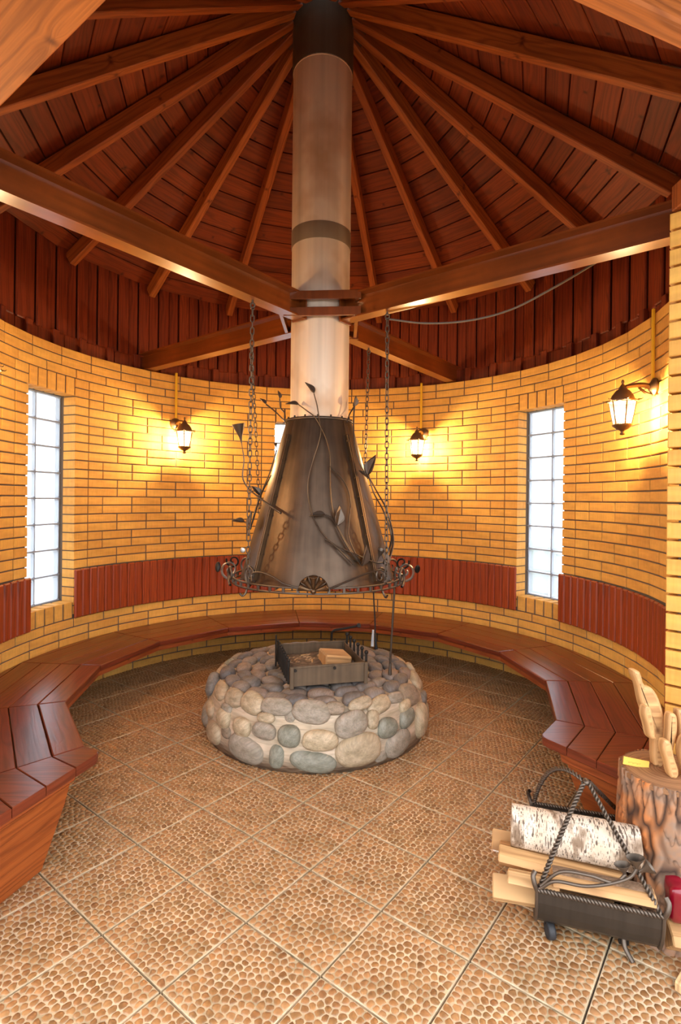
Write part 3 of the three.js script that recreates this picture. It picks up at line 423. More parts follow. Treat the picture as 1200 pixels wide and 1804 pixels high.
  addLeaf('n', tip('n', 1), [-1, 0.25, 0.1], 0.08, leafG, 1.0); addLeaf('i', tip('i', 0), [-0.1, 1, 0.1], 0.11, leafG, -1.0); addLeaf('j', tip('j', 1), [-0.6, 0.8, 0.2], 0.08, leafG, 0.8); addLeaf('b', tip('b', 0), [0.4, 1, 0.2], 0.12, leafG, 1.0); addLeaf('q', tip('q', 3), [0.3, 1, 0.4], 0.09, calla);
  part(h, 'round_boss', lathe([[0, 0.004], [0.014, 0.004], [0.017, 0], [0.014, -0.004], [0, -0.004]], 16).rotateX(Math.PI / 2), M.steel, [-0.452 - HX, 1.12, 0.08 - HZ]);
}
// chains that carry the hood
{
  const st = []; for (let i = 0; i < 12; i++) { const a = i / 12 * Math.PI * 2, s = Math.sin(a); st.push(V3(Math.cos(a) * 0.0095, s * 0.0095 + Math.sign(Math.round(s * 1e6)) * 0.0105, 0)); }
  const lg = tube(st, 0.0033, 20, 5, true);
  for (const [label, top, bot] of [['long iron chain hanging from the left front beam to the hood', [-0.352, 2.505, 0.42], [-0.375, 0.965, 0.345]], ['long iron chain hanging from the right front beam to the hood', [0.398, 2.505, 0.265], [0.405, 0.965, 0.30]], ['iron chain behind the hood under the back right beam', [0.33, 2.505, -0.49], [0.30, 0.965, -0.485]], ['iron chain beside the left of the hood under the back left beam', [-0.50, 2.505, -0.45], [-0.40, 0.965, -0.385]]]) {
    const A = V3(...top), B = V3(...bot), L = A.distanceTo(B), n = Math.round(L / 0.0335), c = thing('hood_chain', label, 'chain', [0, 0, 0], 0, 'chains carrying the hood'), q = new THREE.Quaternion().setFromUnitVectors(V3(0, -1, 0), B.clone().sub(A).normalize()); c.position.copy(A);
    for (let k = 0; k < n; k++) { const m = part(c, 'link', lg, M.iron); m.quaternion.copy(q).multiply(new THREE.Quaternion().setFromAxisAngle(V3(0, 1, 0), (k % 2) * Math.PI / 2 + 0.4 + rr(-0.25, 0.25))); m.position.copy(B.clone().sub(A).multiplyScalar((k + 0.5) / n)); }
    part(c, 'eye_bolt', merge([cyl(V3(0, -0.006, 0), V3(0, 0.02, 0), 0.006), new THREE.TorusGeometry(0.012, 0.004, 6, 14).translate(0, -0.012, 0)]), M.iron);
  }
}

// ---------------------------------------------------------------- wall lanterns with their conduits
{
  const hexR = (r, k) => [Math.sin(k * Math.PI / 3 + Math.PI / 6) * r, Math.cos(k * Math.PI / 3 + Math.PI / 6) * r];
  const build = (label, a, y, axisZ) => {
    const p = pol(a, R - 0.004), l = thing('wall_lantern', label, 'lantern', [p.x, y, p.z], -a * D2R, 'lanterns on the brick wall'), Z = axisZ;
    part(l, 'wall_plate', lathe([[0, 0.03], [0.024, 0.03], [0.03, 0.022], [0.05, 0.012], [0.052, 0], [0, 0]], 20).rotateX(Math.PI / 2), M.bronze);
    part(l, 'arm', merge([taper([[0, 0, 0.02], [0, 0.012, 0.06], [0, 0.012, 0.11], [0, 0, Z]], 0.017, 0.010, 20, 8), taper([[0, -0.045, 0.016], [0, -0.03, 0.05], [0, 0.0, 0.085]], 0.009, 0.007, 12, 6)]), M.bronze);
    part(l, 'cap', lathe([[0.003, 0.045], [0.007, 0.04], [0.009, 0.03], [0.005, 0.022], [0.010, 0.015], [0.018, 0.004], [0.020, -0.006], [0.038, -0.02], [0.056, -0.045], [0.066, -0.07], [0.064, -0.074], [0.05, -0.05], [0.0, -0.02]], 24), M.bronze, [0, 0, Z]);
    const brim = [], bz = -0.074; for (let k = 0; k < 6; k++) { const [x0, z0] = hexR(0.084, k), [x1, z1] = hexR(0.084, k + 1), [xi, zi] = hexR(0.06, k), [xj, zj] = hexR(0.06, k + 1), [xp, zp] = hexR(0.100, k); brim.push(faceGeo([[V3(xi, bz + 0.008, zi), V3(xj, bz + 0.008, zj), V3(x1, bz, z1), V3(x0, bz, z0)], [V3(xi, bz - 0.004, zi), V3(xj, bz - 0.004, zj), V3(x1, bz - 0.006, z1), V3(x0, bz - 0.006, z0)], [V3(x0, bz, z0), V3(x1, bz, z1), V3(x1, bz - 0.006, z1), V3(x0, bz - 0.006, z0)], [V3(xi, bz + 0.008, zi), V3(xj, bz + 0.008, zj), V3(xj, bz - 0.004, zj), V3(xi, bz - 0.004, zi)]])); brim.push(taper([[x0 * 0.95, bz, z0 * 0.95], [xp, bz + 0.002, zp], [xp * 1.06, bz + 0.009, zp * 1.06]], 0.006, 0.001, 8, 5)); }
    part(l, 'brim', merge(brim), M.bronze, [0, 0, Z]);
    const yt = -0.082, yb = -0.215, rt = 0.072, rb = 0.046;
    for (let k = 0; k < 6; k++) {
      const [ax, az] = hexR(rt, k), [bx, bzz] = hexR(rt, k + 1), [cx, cz] = hexR(rb, k), [dx, dz] = hexR(rb, k + 1);
      const g = new THREE.BufferGeometry(); g.setAttribute('position', new THREE.Float32BufferAttribute([ax, yt, az, cx, yb, cz, dx, yb, dz, ax, yt, az, dx, yb, dz, bx, yt, bzz], 3)); g.setAttribute('uv', new THREE.Float32BufferAttribute([0, 1, 0, 0, 1, 0, 0, 1, 1, 0, 1, 1], 2)); g.computeVertexNormals(); part(l, 'pane', g, M.pane, [0, 0, Z]);
      part(l, 'frame_bar', cyl(V3(ax, yt, az), V3(cx, yb, cz), 0.0042, 0.0042, 6), M.bronze, [0, 0, Z]);
    }
    part(l, 'top_rim', new THREE.CylinderGeometry(0.074, 0.076, 0.008, 6, 1, true), M.bronze, [0, yt + 0.003, Z]);
    part(l, 'base', lathe([[0.052, yb + 0.006], [0.055, yb], [0.047, yb - 0.008], [0.03, yb - 0.022], [0.012, yb - 0.03], [0.008, yb - 0.04], [0.014, yb - 0.046], [0.012, yb - 0.053], [0, yb - 0.056], [0, yb - 0.01], [0.052, yb + 0.006]], 18), M.bronze, [0, 0, Z]);
    const bulb = part(l, 'bulb', lathe([[0.009, -0.205], [0.009, -0.175], [0.014, -0.165], [0.019, -0.145], [0.014, -0.118], [0.004, -0.10], [0, -0.098]], 14), std({ color: lin(1, 0.9, 0.7), emissive: lin(1, 0.70, 0.34), emissiveIntensity: 14 }), [0, 0, Z]);
    const pl = new THREE.PointLight(new THREE.Color().setRGB(1, 0.74, 0.42), LAMP, 0, 2); pl.position.set(0, -0.145, Z); pl.shadow.radius = 1; pl.castShadow = true; pl.name = 'lantern_light'; l.add(pl);
    return l;
  };
  const cond = (label, a, y, off) => { const p = pol(a, R - 0.011); single('cable_conduit', chBox(TOP - y + 0.02, 0.02, 0.016, 0.004).rotateZ(Math.PI / 2), M.conduit, label, 'conduit', [p.x, (y + TOP + 0.02) / 2, p.z], [0, -a * D2R, 0], 'yellow conduits above the lanterns'); };
  build('lit bronze lantern on the wall between the left window and the chimney', -43.3, 2.085, 0.17); cond('yellow conduit above the lantern left of the chimney', -43.3, 2.135);
  build('lit bronze lantern on the wall between the chimney and the right window', 28.1, 2.06, 0.17); cond('yellow conduit above the lantern between the chimney and the right window', 27.5, 2.11);
  build('lit bronze lantern seen from the side near the right wall end', 99.6, 2.09, 0.17); cond('yellow conduit above the lantern near the right wall end', 99.2, 2.14);
  build('lit bronze lantern cut off by the left edge of the picture', -115.8, 2.13, 0.17);
}

// ---------------------------------------------------------------- fire pit of round stones
{
  const pit = thing('fire_pit', 'low round fire pit built of cobbles and pale mortar', 'fire pit', [0, 0, -0.135]);
  part(pit, 'mortar_body', lathe([[0.0, 0.33], [0.54, 0.33], [0.60, 0.315], [0.65, 0.27], [0.68, 0.2], [0.69, 0.1], [0.69, 0.0], [0, 0.0]].reverse(), 56), M.concrete);
  const forms = []; for (let v = 0; v < 7; v++) { const g = smooth(new THREE.IcosahedronGeometry(1, 3)), p = g.attributes.position, s = v * 13 + 5, q = V3(); for (let i = 0; i < p.count; i++) { q.fromBufferAttribute(p, i); const e = Math.pow(Math.pow(Math.abs(q.x), 2.5) + Math.pow(Math.abs(q.y), 2.5) + Math.pow(Math.abs(q.z), 2.5), -1 / 2.5), n = 0.86 + 0.30 * n3(q.x * 1.3 + v, q.y * 1.3, q.z * 1.3, s); q.multiplyScalar(e * n); p.setXYZ(i, q.x, q.y, q.z); } g.computeVertexNormals(); forms.push(sphUV(g, 0.16)); }
  const sideStone = (deg, y, w, hgt, tone) => { const a = deg * D2R, tilt = y > 0.27 ? 0.55 : y > 0.22 ? 0.25 : 0, r = y > 0.27 ? 0.625 : y > 0.22 ? 0.66 : 0.675, m = part(pit, 'stone', pick(forms), M.stones[tone ?? Math.floor(rnd() * 7)]); m.scale.set(w / 0.98, hgt / 0.98, Math.min(0.055, 0.5 * Math.min(w, hgt) + 0.012)); m.position.set(Math.sin(a) * r, y, Math.cos(a) * r); m.rotation.set(-tilt, a, rr(-0.25, 0.25), 'YXZ'); };
  const front = [[-45.6, 0.299, 0.078, 0.049, 0], [-31.9, 0.31, 0.074, 0.053, 3], [-18.1, 0.316, 0.09, 0.046, 1], [-0.5, 0.302, 0.1, 0.062, 1], [11.4, 0.318, 0.055, 0.034, 4], [24.3, 0.325, 0.07, 0.035, 0], [18.3, 0.24, 0.09, 0.066, 1], [35.6, 0.297, 0.078, 0.045, 3], [-48.3, 0.19, 0.062, 0.05, 5], [-34.4, 0.19, 0.062, 0.05, 5], [-57.9, 0.075, 0.095, 0.065, 3], [-21.8, 0.2, 0.068, 0.044, 1], [-10.0, 0.19, 0.06, 0.055, 2], [-31.6, 0.078, 0.118, 0.068, 1], [-15.3, 0.079, 0.045, 0.064, 2], [0.7, 0.065, 0.12, 0.054, 2], [3.9, 0.172, 0.09, 0.05, 5], [21.5, 0.108, 0.125, 0.083, 3], [37.1, 0.185, 0.065, 0.05, 2], [51.2, 0.195, 0.07, 0.047, 2], [43.4, 0.083, 0.1, 0.068, 1], [61.7, 0.278, 0.1, 0.062, 4], [66.6, 0.12, 0.09, 0.095, 5], [47.6, 0.307, 0.066, 0.031, 1], [-79, 0.08, 0.085, 0.074, 1], [-65.5, 0.177, 0.07, 0.046, 3], [-10.1, 0.282, 0.032, 0.04, 1], [29.5, 0.245, 0.035, 0.05, 3], [-62, 0.29, 0.085, 0.05, 3], [-80, 0.27, 0.09, 0.06, 6], [-48, 0.245, 0.05, 0.03, 1], [-22, 0.262, 0.05, 0.028, 3], [52, 0.255, 0.05, 0.03, 5], [-45, 0.125, 0.045, 0.035, 4], [33, 0.045, 0.045, 0.03, 1]];
  for (const s of front) sideStone(...s);
  for (let a = 84; a < 276; a += rr(11, 15)) for (const [y, hh] of [[0.09, 0.075], [0.2, 0.045], [0.29, 0.05]]) sideStone(a + rr(-3, 3), y + rr(-0.015, 0.015), rr(0.06, 0.095), hh * rr(0.8, 1.05));
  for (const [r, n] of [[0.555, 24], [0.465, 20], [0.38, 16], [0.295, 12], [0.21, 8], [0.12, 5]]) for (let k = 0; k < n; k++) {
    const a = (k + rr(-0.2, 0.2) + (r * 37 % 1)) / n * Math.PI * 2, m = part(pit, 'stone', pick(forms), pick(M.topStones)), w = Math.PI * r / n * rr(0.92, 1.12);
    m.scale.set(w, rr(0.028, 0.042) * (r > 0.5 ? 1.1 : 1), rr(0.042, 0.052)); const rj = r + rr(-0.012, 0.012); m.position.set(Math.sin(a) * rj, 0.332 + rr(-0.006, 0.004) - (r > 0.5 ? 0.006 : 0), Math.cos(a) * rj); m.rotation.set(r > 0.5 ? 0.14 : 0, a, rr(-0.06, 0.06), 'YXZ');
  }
}
// brazier with ash, a charred block and irons
{
  const T = 14.6 * D2R, bx = thing('brazier', 'rusty rectangular steel fire tray with spiked side rails', 'brazier', [0.025, 0.368, 0.045], T), w = 0.435, d = 0.49, h = 0.105, t = 0.005;
  const rust = std({ color: lin(0.25, 0.175, 0.105), metalness: 0.3, roughness: 0.62, map: metalMap });
  part(bx, 'front_plate', box(w, h, t, 0, h / 2 + 0.012, d / 2), rust); part(bx, 'back_plate', box(w, h, t, 0, h / 2 + 0.012, -d / 2), rust); part(bx, 'side_plate', box(t, h, d, -w / 2, h / 2 + 0.012, 0), rust); part(bx, 'side_plate', box(t, h, d, w / 2, h / 2 + 0.012, 0), rust); part(bx, 'bottom_plate', box(w, t, d, 0, 0.016, 0), rust);
  for (const [z, r] of [[d / 2, 0], [-d / 2, 0]]) part(bx, 'rim', box(w + 0.02, 0.012, 0.012, 0, h + 0.014, z), rust);
  for (const x of [-1, 1]) for (const z of [-1, 1]) part(bx, 'leg', box(0.022, h + 0.02, 0.022, x * w / 2, h / 2 + 0.01, z * d / 2), rust);
  const post = merge([cyl(V3(0, 0.02, 0), V3(0, 0.165, 0), 0.0075, 0.0075, 8), new THREE.SphereGeometry(0.0125, 10, 8).translate(0, 0.172, 0)]), bar = merge([cyl(V3(0, 0.02, 0), V3(0, 0.15, 0), 0.0085, 0.007, 8), new THREE.SphereGeometry(0.009, 8, 6).translate(0, 0.152, 0)]);
  for (let k = 0; k < 6; k++) part(bx, 'post', post, M.ironDark, [w / 2 + 0.012, 0, -d / 2 + 0.03 + k * (d - 0.06) / 5]);
  for (let k = 0; k < 9; k++) part(bx, 'post', bar, M.ironDark, [-w / 2 - 0.012, 0, -d / 2 + 0.03 + k * (d - 0.06) / 8]); part(bx, 'corner_post', cyl(V3(0, 0, 0), V3(0, 0.2, 0), 0.006, 0.005, 8), M.ironDark, [-w / 2 - 0.03, 0, -d / 2 + 0.06]);
  part(bx, 'bolt', new THREE.CylinderGeometry(0.009, 0.009, 0.01, 6).rotateX(Math.PI / 2), M.ironDark, [0.03, h - 0.002, d / 2 + 0.005]); part(bx, 'bolt', new THREE.CylinderGeometry(0.009, 0.009, 0.01, 6).rotateX(Math.PI / 2), M.ironDark, [-w / 2 + 0.02, h - 0.002, d / 2 + 0.005]);
  const ag = new THREE.PlaneGeometry(w - 0.012, d - 0.012, 40, 44).rotateX(-Math.PI / 2), p = ag.attributes.position; for (let i = 0; i < p.count; i++) { const x = p.getX(i), z = p.getZ(i); p.setY(i, 0.05 + 0.045 * n3(x * 22, z * 22, 1, 7) + 0.012 * n3(x * 90, z * 90, 2, 9) - 0.02); } ag.computeVertexNormals();
  paint(ag, (v) => { const n = n3(v.x * 60, v.z * 60, 3, 17), b = n3(v.x * 150, v.z * 150, 4, 27); return b > 0.66 ? [0.42, 0.30, 0.19] : mixc([0.045, 0.03, 0.022], [0.22, 0.14, 0.085], n * n * 1.6); });
  const ash = single('ash_bed', ag, M.ash, 'brown ash and charred chips lying in the fire tray', 'ash', [0.025, 0.368, 0.045], [0, T, 0]); ash.userData.kind = 'stuff';
  single('charred_wood_block', (() => { const g = chBox(0.17, 0.075, 0.15, 0.008), q = g.attributes.position; for (let i = 0; i < q.count; i++) { const x = q.getX(i), z = q.getZ(i); q.setY(i, q.getY(i) + (q.getY(i) > 0 ? 0.022 * Math.cos(x * 14 + 0.4) : 0)); } g.computeVertexNormals(); return g; })(), M.pale[2], 'pale split wood block lying in the right of the fire tray', 'firewood', [0.115, 0.442, 0.02], [0.05, T + 0.1, -0.06]);
  for (let k = 0; k < 5; k++) single('wood_chip', chBox(rr(0.04, 0.09), 0.007, 0.009, 0.002), pick(M.pale), 'thin pale wood chip lying on the ash in the fire tray', 'wood chip', [0.025 + rr(-0.13, 0.0), 0.425 + rr(0, 0.008), 0.045 + rr(-0.17, 0.17)], [rr(-0.2, 0.2), rr(0, 3), rr(-0.2, 0.2)], 'chips on the ash');
  const pk = thing('fire_poker', 'straight iron poker standing on the pit and hooked to the hood ring', 'poker', [0.455, 0.365, 0.06]);
  part(pk, 'rod', cyl(V3(0, 0.06, 0), V3(0.015, 0.60, 0.09), 0.0065, 0.0065, 8), M.iron); part(pk, 'blade', cyl(V3(0, 0, 0), V3(0, 0.07, 0.005), 0.012, 0.007, 8), M.iron); part(pk, 'hook', tube([[0.015, 0.60, 0.09], [0.016, 0.65, 0.097], [0.02, 0.672, 0.10], [0.026, 0.655, 0.104]], 0.0055, 14, 6), M.iron);
  const pp = thing('bent_pipe', 'thin bent iron pipe rising from the back of the fire pit', 'pipe', [0.085, 0.34, -0.60]);
  part(pp, 'tube', tube([[0, 0, 0], [0, 0.08, 0], [0.004, 0.118, 0], [0.022, 0.134, 0], [0.06, 0.14, 0], [0.17, 0.162, 0], [0.19, 0.167, 0]], 0.0085, 30, 8), M.ironDark); part(pp, 'end_knob', chBox(0.028, 0.03, 0.028, 0.006), M.rubber, [0.20, 0.17, 0]);
  const cd = thing('lighter_cord', 'thin black cord with a pale grip hanging behind the fire pit', 'cord', [0, 0, 0]);
  part(cd, 'cord', tube([[0.375, 0.945, -0.45], [0.385, 0.75, -0.50], [0.40, 0.55, -0.55], [0.405, 0.40, -0.565]], 0.005, 20, 6), M.rubber); part(cd, 'grip', cyl(V3(0.383, 0.37, -0.56), V3(0.387, 0.49, -0.55), 0.012, 0.007, 10), std({ color: lin(0.6, 0.66, 0.72), roughness: 0.4 })); part(cd, 'black_end', cyl(V3(0.412, 0.345, -0.57), V3(0.402, 0.46, -0.556), 0.013, 0.005, 8), M.rubber);
}

// ---------------------------------------------------------------- firewood rack
const RX = 1.034, RZ = 1.443, RT = -17.5 * D2R;
const rackAt = (x, y, z) => [RX + Math.cos(RT) * x + Math.sin(RT) * z, y, RZ - Math.sin(RT) * x + Math.cos(RT) * z];
{
  const k = thing('firewood_rack', 'low black wrought iron firewood carrier with a twisted bar handle', 'firewood rack', [RX, 0, RZ], RT), L = 0.36, hw = 0.262;
  const prof = []; for (let i = 0; i <= 24; i++) { const t = i / 24 * 2 - 1, s = Math.abs(t); prof.push([Math.sign(t) * (s < 0.6 ? s / 0.6 * 0.19 : 0.19 + (hw - 0.19) * Math.sin((s - 0.6) / 0.4 * Math.PI / 2)), s < 0.6 ? 0.052 : 0.052 + 0.138 * (1 - Math.cos((s - 0.6) / 0.4 * Math.PI / 2)) ** 0.9]); }
  const F = [], th = 0.004; for (let i = 0; i < 24; i++) { const [z0, y0] = prof[i], [z1, y1] = prof[i + 1], l = Math.hypot(z1 - z0, y1 - y0), nz = -(y1 - y0) / l * th, ny = (z1 - z0) / l * th, x = L / 2; const A = [V3(-x, y0, z0), V3(x, y0, z0), V3(x, y1, z1), V3(-x, y1, z1)], B = A.map((p) => V3(p.x, p.y + ny, p.z + nz)); F.push(A, B, [A[0], A[3], B[3], B[0]], [A[1], A[2], B[2], B[1]]); }
  const tg = (() => { const P = [], U = []; for (let i = 0; i < F.length; i++) facesTo([F[i]], P, U, 0, null); const g = new THREE.BufferGeometry(); g.setAttribute('position', new THREE.Float32BufferAttribute(P, 3)); g.setAttribute('uv', new THREE.Float32BufferAttribute(U, 2)); g.computeVertexNormals(); return g; })();
  part(k, 'trough', tg, M.trough);
  for (const s of [-1, 1]) { part(k, 'twisted_edge', twisted(V3(-L / 2, 0.193, s * hw), V3(L / 2, 0.193, s * hw), 0.0075, 17), M.iron); part(k, 'end_edge', tube(prof.map(([z, y]) => V3(s * L / 2, y, z)), 0.006, 60, 6), M.iron); }
  const ap = V3(-0.017, 0.478, 0.086);
  part(k, 'handle_bar', twisted(V3(-L / 2 + 0.006, 0.195, hw), ap.clone().add(V3(-0.008, 0, 0.01)), 0.0075, 14, V3(-0.10, 0.385, 0.215)), M.iron); part(k, 'handle_bar', twisted(V3(L / 2 - 0.006, 0.195, hw), ap.clone().add(V3(0.008, 0, 0.01)), 0.007, 15), M.iron);
  part(k, 'handle_bar', twisted(V3(-L / 2 + 0.01, 0.195, -hw), ap.clone().add(V3(-0.008, 0, -0.01)), 0.0075, 14, V3(-0.13, 0.50, -0.09)), M.iron); part(k, 'handle_bar', twisted(V3(L / 2 - 0.01, 0.195, -hw), ap.clone().add(V3(0.008, 0, -0.01)), 0.007, 13), M.iron);
  part(k, 'handle_tip', new THREE.SphereGeometry(0.013, 10, 8).scale(1, 0.8, 1.3), M.iron, [ap.x, ap.y + 0.002, ap.z]);
  for (const x of [-1, 1]) for (const s of [-1, 1]) part(k, 'curl', tube([[x * L / 2, 0.19, s * hw], [x * (L / 2 + 0.008), 0.215, s * (hw + 0.006)], [x * (L / 2 + 0.012), 0.235, s * hw], [x * (L / 2 + 0.006), 0.245, s * (hw - 0.01)]], 0.008, 14, 7), M.iron);
  for (const x of [-0.135, 0.085]) for (const s of [-1, 1]) { part(k, 'wheel', x < 0 ? lathe([[0, 0.012], [0.014, 0.012], [0.018, 0.009], [0.024, 0.012], [0.0265, 0.006], [0.0265, -0.006], [0.024, -0.012], [0.018, -0.009], [0.014, -0.012], [0, -0.012]], 18).rotateZ(Math.PI / 2).rotateY(0.3) : taper([[0, 0.03, -0.012], [0, 0.006, 0], [0.012, -0.012, 0.018], [0.02, -0.020, 0.028]], 0.008, 0.007, 12, 7), x < 0 ? M.rubber : M.iron, [x, 0.0275, s * 0.20]); part(k, 'wheel_bracket', box(0.03, 0.03, 0.012, x, 0.043, s * 0.186), M.ironDark); }
  const stem = (pts, r) => tube(pts, r, 30, 6);
  const sp = part(k, 'flower_stem', stem([[-L / 2 + 0.01, 0.21, hw + 0.004], [-0.11, 0.272, hw + 0.01], [-0.03, 0.28, hw + 0.012], [0.045, 0.272, hw + 0.008], [0.075, 0.298, hw]], 0.005), M.iron), s2 = part(k, 'flower_stem', stem([[-L / 2 + 0.012, 0.205, hw + 0.006], [-0.13, 0.24, hw + 0.014], [-0.04, 0.247, hw + 0.016], [0.04, 0.272, hw + 0.012], [0.09, 0.298, hw + 0.004], [0.105, 0.322, hw]], 0.005), M.iron);
  const fl = lathe([[0.005, 0], [0.007, 0.012], [0.016, 0.026], [0.03, 0.044], [0.028, 0.044], [0.013, 0.026], [0.002, 0.01]], 12);
  part(sp, 'calla_flower', fl.clone().scale(0.8, 0.9, 0.5), M.iron, [0.073, 0.294, hw], [0.2, 0, 0.25]); part(s2, 'calla_flower', fl.clone().scale(0.9, 1.1, 0.5), M.iron, [0.105, 0.318, hw], [0.3, 0, 0.15]); part(s2, 'calla_flower', fl.clone().scale(0.8, 0.9, 0.5), M.iron, [0.112, 0.314, hw], [0.1, 0, -0.9]);

  // logs: each one a thing of its own, lengthwise along the rack
  const wedge = (len, r, span, bark) => { const pts = [[0, 0]], n = 6; for (let i = 0; i <= n; i++) { const a = -span / 2 + span * i / n; pts.push([Math.sin(a) * r * rr(0.95, 1.05), Math.cos(a) * r * rr(0.95, 1.05)]); } const body = extr(pts.reverse(), len, 0.004).translate(0, -r * 0.55, -len / 2).rotateY(Math.PI / 2), o = new THREE.Group(), P = body.attributes.position; for (let i = 0; i < P.count; i++) { const x = P.getX(i); P.setY(i, P.getY(i) + 0.006 * n3(x * 7, r * 90, 1, 5)); P.setZ(i, P.getZ(i) + 0.008 * n3(x * 5, r * 70, 3, 6)); } const q = P, U = new Float32Array(P.count * 2); body.computeVertexNormals(); for (let i = 0; i < q.count; i++) { U[2 * i] = q.getX(i) + r * 9; U[2 * i + 1] = q.getY(i) * 0.8 + q.getZ(i) + r * 3; } body.setAttribute('uv', new THREE.BufferAttribute(U, 2)); part(o, 'split_wood', body, pick(M.pale)); if (bark) { part(o, 'bark', arcShell(len - 0.01, r * 1.0, r * 1.06, span).translate(0, -r * 0.55, 0), bark === 1 ? M.birch : M.roughBark); } return o; };
  function arcShell(len, r0, r1, span) { const F = [], n = 10, m = 6; const pt = (i, j, r) => { const a = -span / 2 + span * i / n, rad = r + (r > r0 ? 0.004 * (n3(i * 3.1, j * 2.7, r * 50, 8) - 0.5) : 0); return V3(-len / 2 + len * j / m, Math.cos(a) * rad, -Math.sin(a) * rad); }; const P = [], U = []; for (let i = 0; i < n; i++) for (let j = 0; j < m; j++) for (const r of [r0, r1]) { facesTo([[pt(i, j, r), pt(i, j + 1, r), pt(i + 1, j + 1, r), pt(i + 1, j, r)]], P, U, 0, null); } for (let i = 0; i < n; i++) for (const j of [0, m]) facesTo([[pt(i, j, r0), pt(i + 1, j, r0), pt(i + 1, j, r1), pt(i, j, r1)]], P, U, 0, null); for (let j = 0; j < m; j++) for (const i of [0, n]) facesTo([[pt(i, j, r0), pt(i, j + 1, r0), pt(i, j + 1, r1), pt(i, j, r1)]], P, U, 0, null); const g = new THREE.BufferGeometry(); g.setAttribute('position', new THREE.Float32BufferAttribute(P, 3)); const uv = new Float32Array(P.length / 3 * 2); for (let i = 0; i < P.length / 3; i++) { uv[2 * i] = Math.atan2(P[3 * i + 2], P[3 * i + 1]) / 6.2832 * 1; uv[2 * i + 1] = P[3 * i] * 2; } g.setAttribute('uv', new THREE.BufferAttribute(uv, 2)); g.computeVertexNormals(); return g; }
  const put = (o, name, label, x, y, z, roll, yaw = 0, tilt = 0) => { o.name = numbered(name); scene.add(o); o.position.set(...rackAt(x, y, z)); o.rotation.set(roll, RT + yaw, tilt, 'YZX'); tag(o, label, 'firewood', 'firewood in the rack'); };
  // round birch log
  const bl = new THREE.Group(), bg = new THREE.CylinderGeometry(0.066, 0.07, 0.40, 28, 14, true).rotateZ(Math.PI / 2), bp = bg.attributes.position; for (let i = 0; i < bp.count; i++) { const x = bp.getX(i), y = bp.getY(i), z = bp.getZ(i), s = 1 + 0.10 * (n3(x * 9, y * 14, z * 14, 4) - 0.5); bp.setY(i, y * s); bp.setZ(i, z * s); } bg.computeVertexNormals(); part(bl, 'bark', bg, M.birch);
  for (const s of [-1, 1]) part(bl, 'end_grain', new THREE.CircleGeometry(s < 0 ? 0.0695 : 0.0655, 26).rotateY(s * Math.PI / 2), M.pale[1], [s * 0.199, 0, 0]);
  put(bl, 'birch_log', 'thick round birch log with speckled white bark on top of the rack', -0.06, 0.30, 0.112, 0.3, 0.0, -0.02);
  const specs = [[0.40, 0.078, 1.5, 0, -0.10, 0.196, 0.138, 0.12, 'broad pale split log just below the round birch log'], [0.30, 0.062, 1.6, 2, 0.015, 0.205, 0.212, 0.1, 'bark-edged split log at the right of the rack under the calla flowers'], [0.38, 0.075, 1.6, 0, -0.13, 0.118, 0.16, 3.05, 'short pale split log sticking out at the lower left of the rack'], [0.16, 0.045, 1.3, 0, -0.19, 0.19, 0.225, 0.3, 'thin pale split stick near the left handle foot'], [0.42, 0.07, 1.7, 1, -0.115, 0.195, 0.04, 3.2, 'split birch log under the round log with its end at far left'], [0.36, 0.07, 1.7, 2, 0.0, 0.112, 0.06, 0.1, 'brown split log in the middle of the lower layer'], [0.34, 0.07, 1.7, 0, -0.03, 0.112, -0.045, -0.1, 'split log at the bottom below the round birch log'], [0.20, 0.055, 1.4, 0, -0.05, 0.178, -0.055, 0.2, 'orange wedge of wood behind the round birch log']];
  put(wedge(0.30, 0.10, 1.5, 0), 'split_log', 'pale split log lying on the floor between the rack and the stump', 0.36, 0.075, 0.15, 0.1, 0.05, 0);
  for (const [len, r, span, bk, x, y, z, roll, label] of specs) put(wedge(len, r, span, bk), 'split_log', label, x, y, z, roll, rr(-0.05, 0.05), rr(-0.03, 0.03));
}
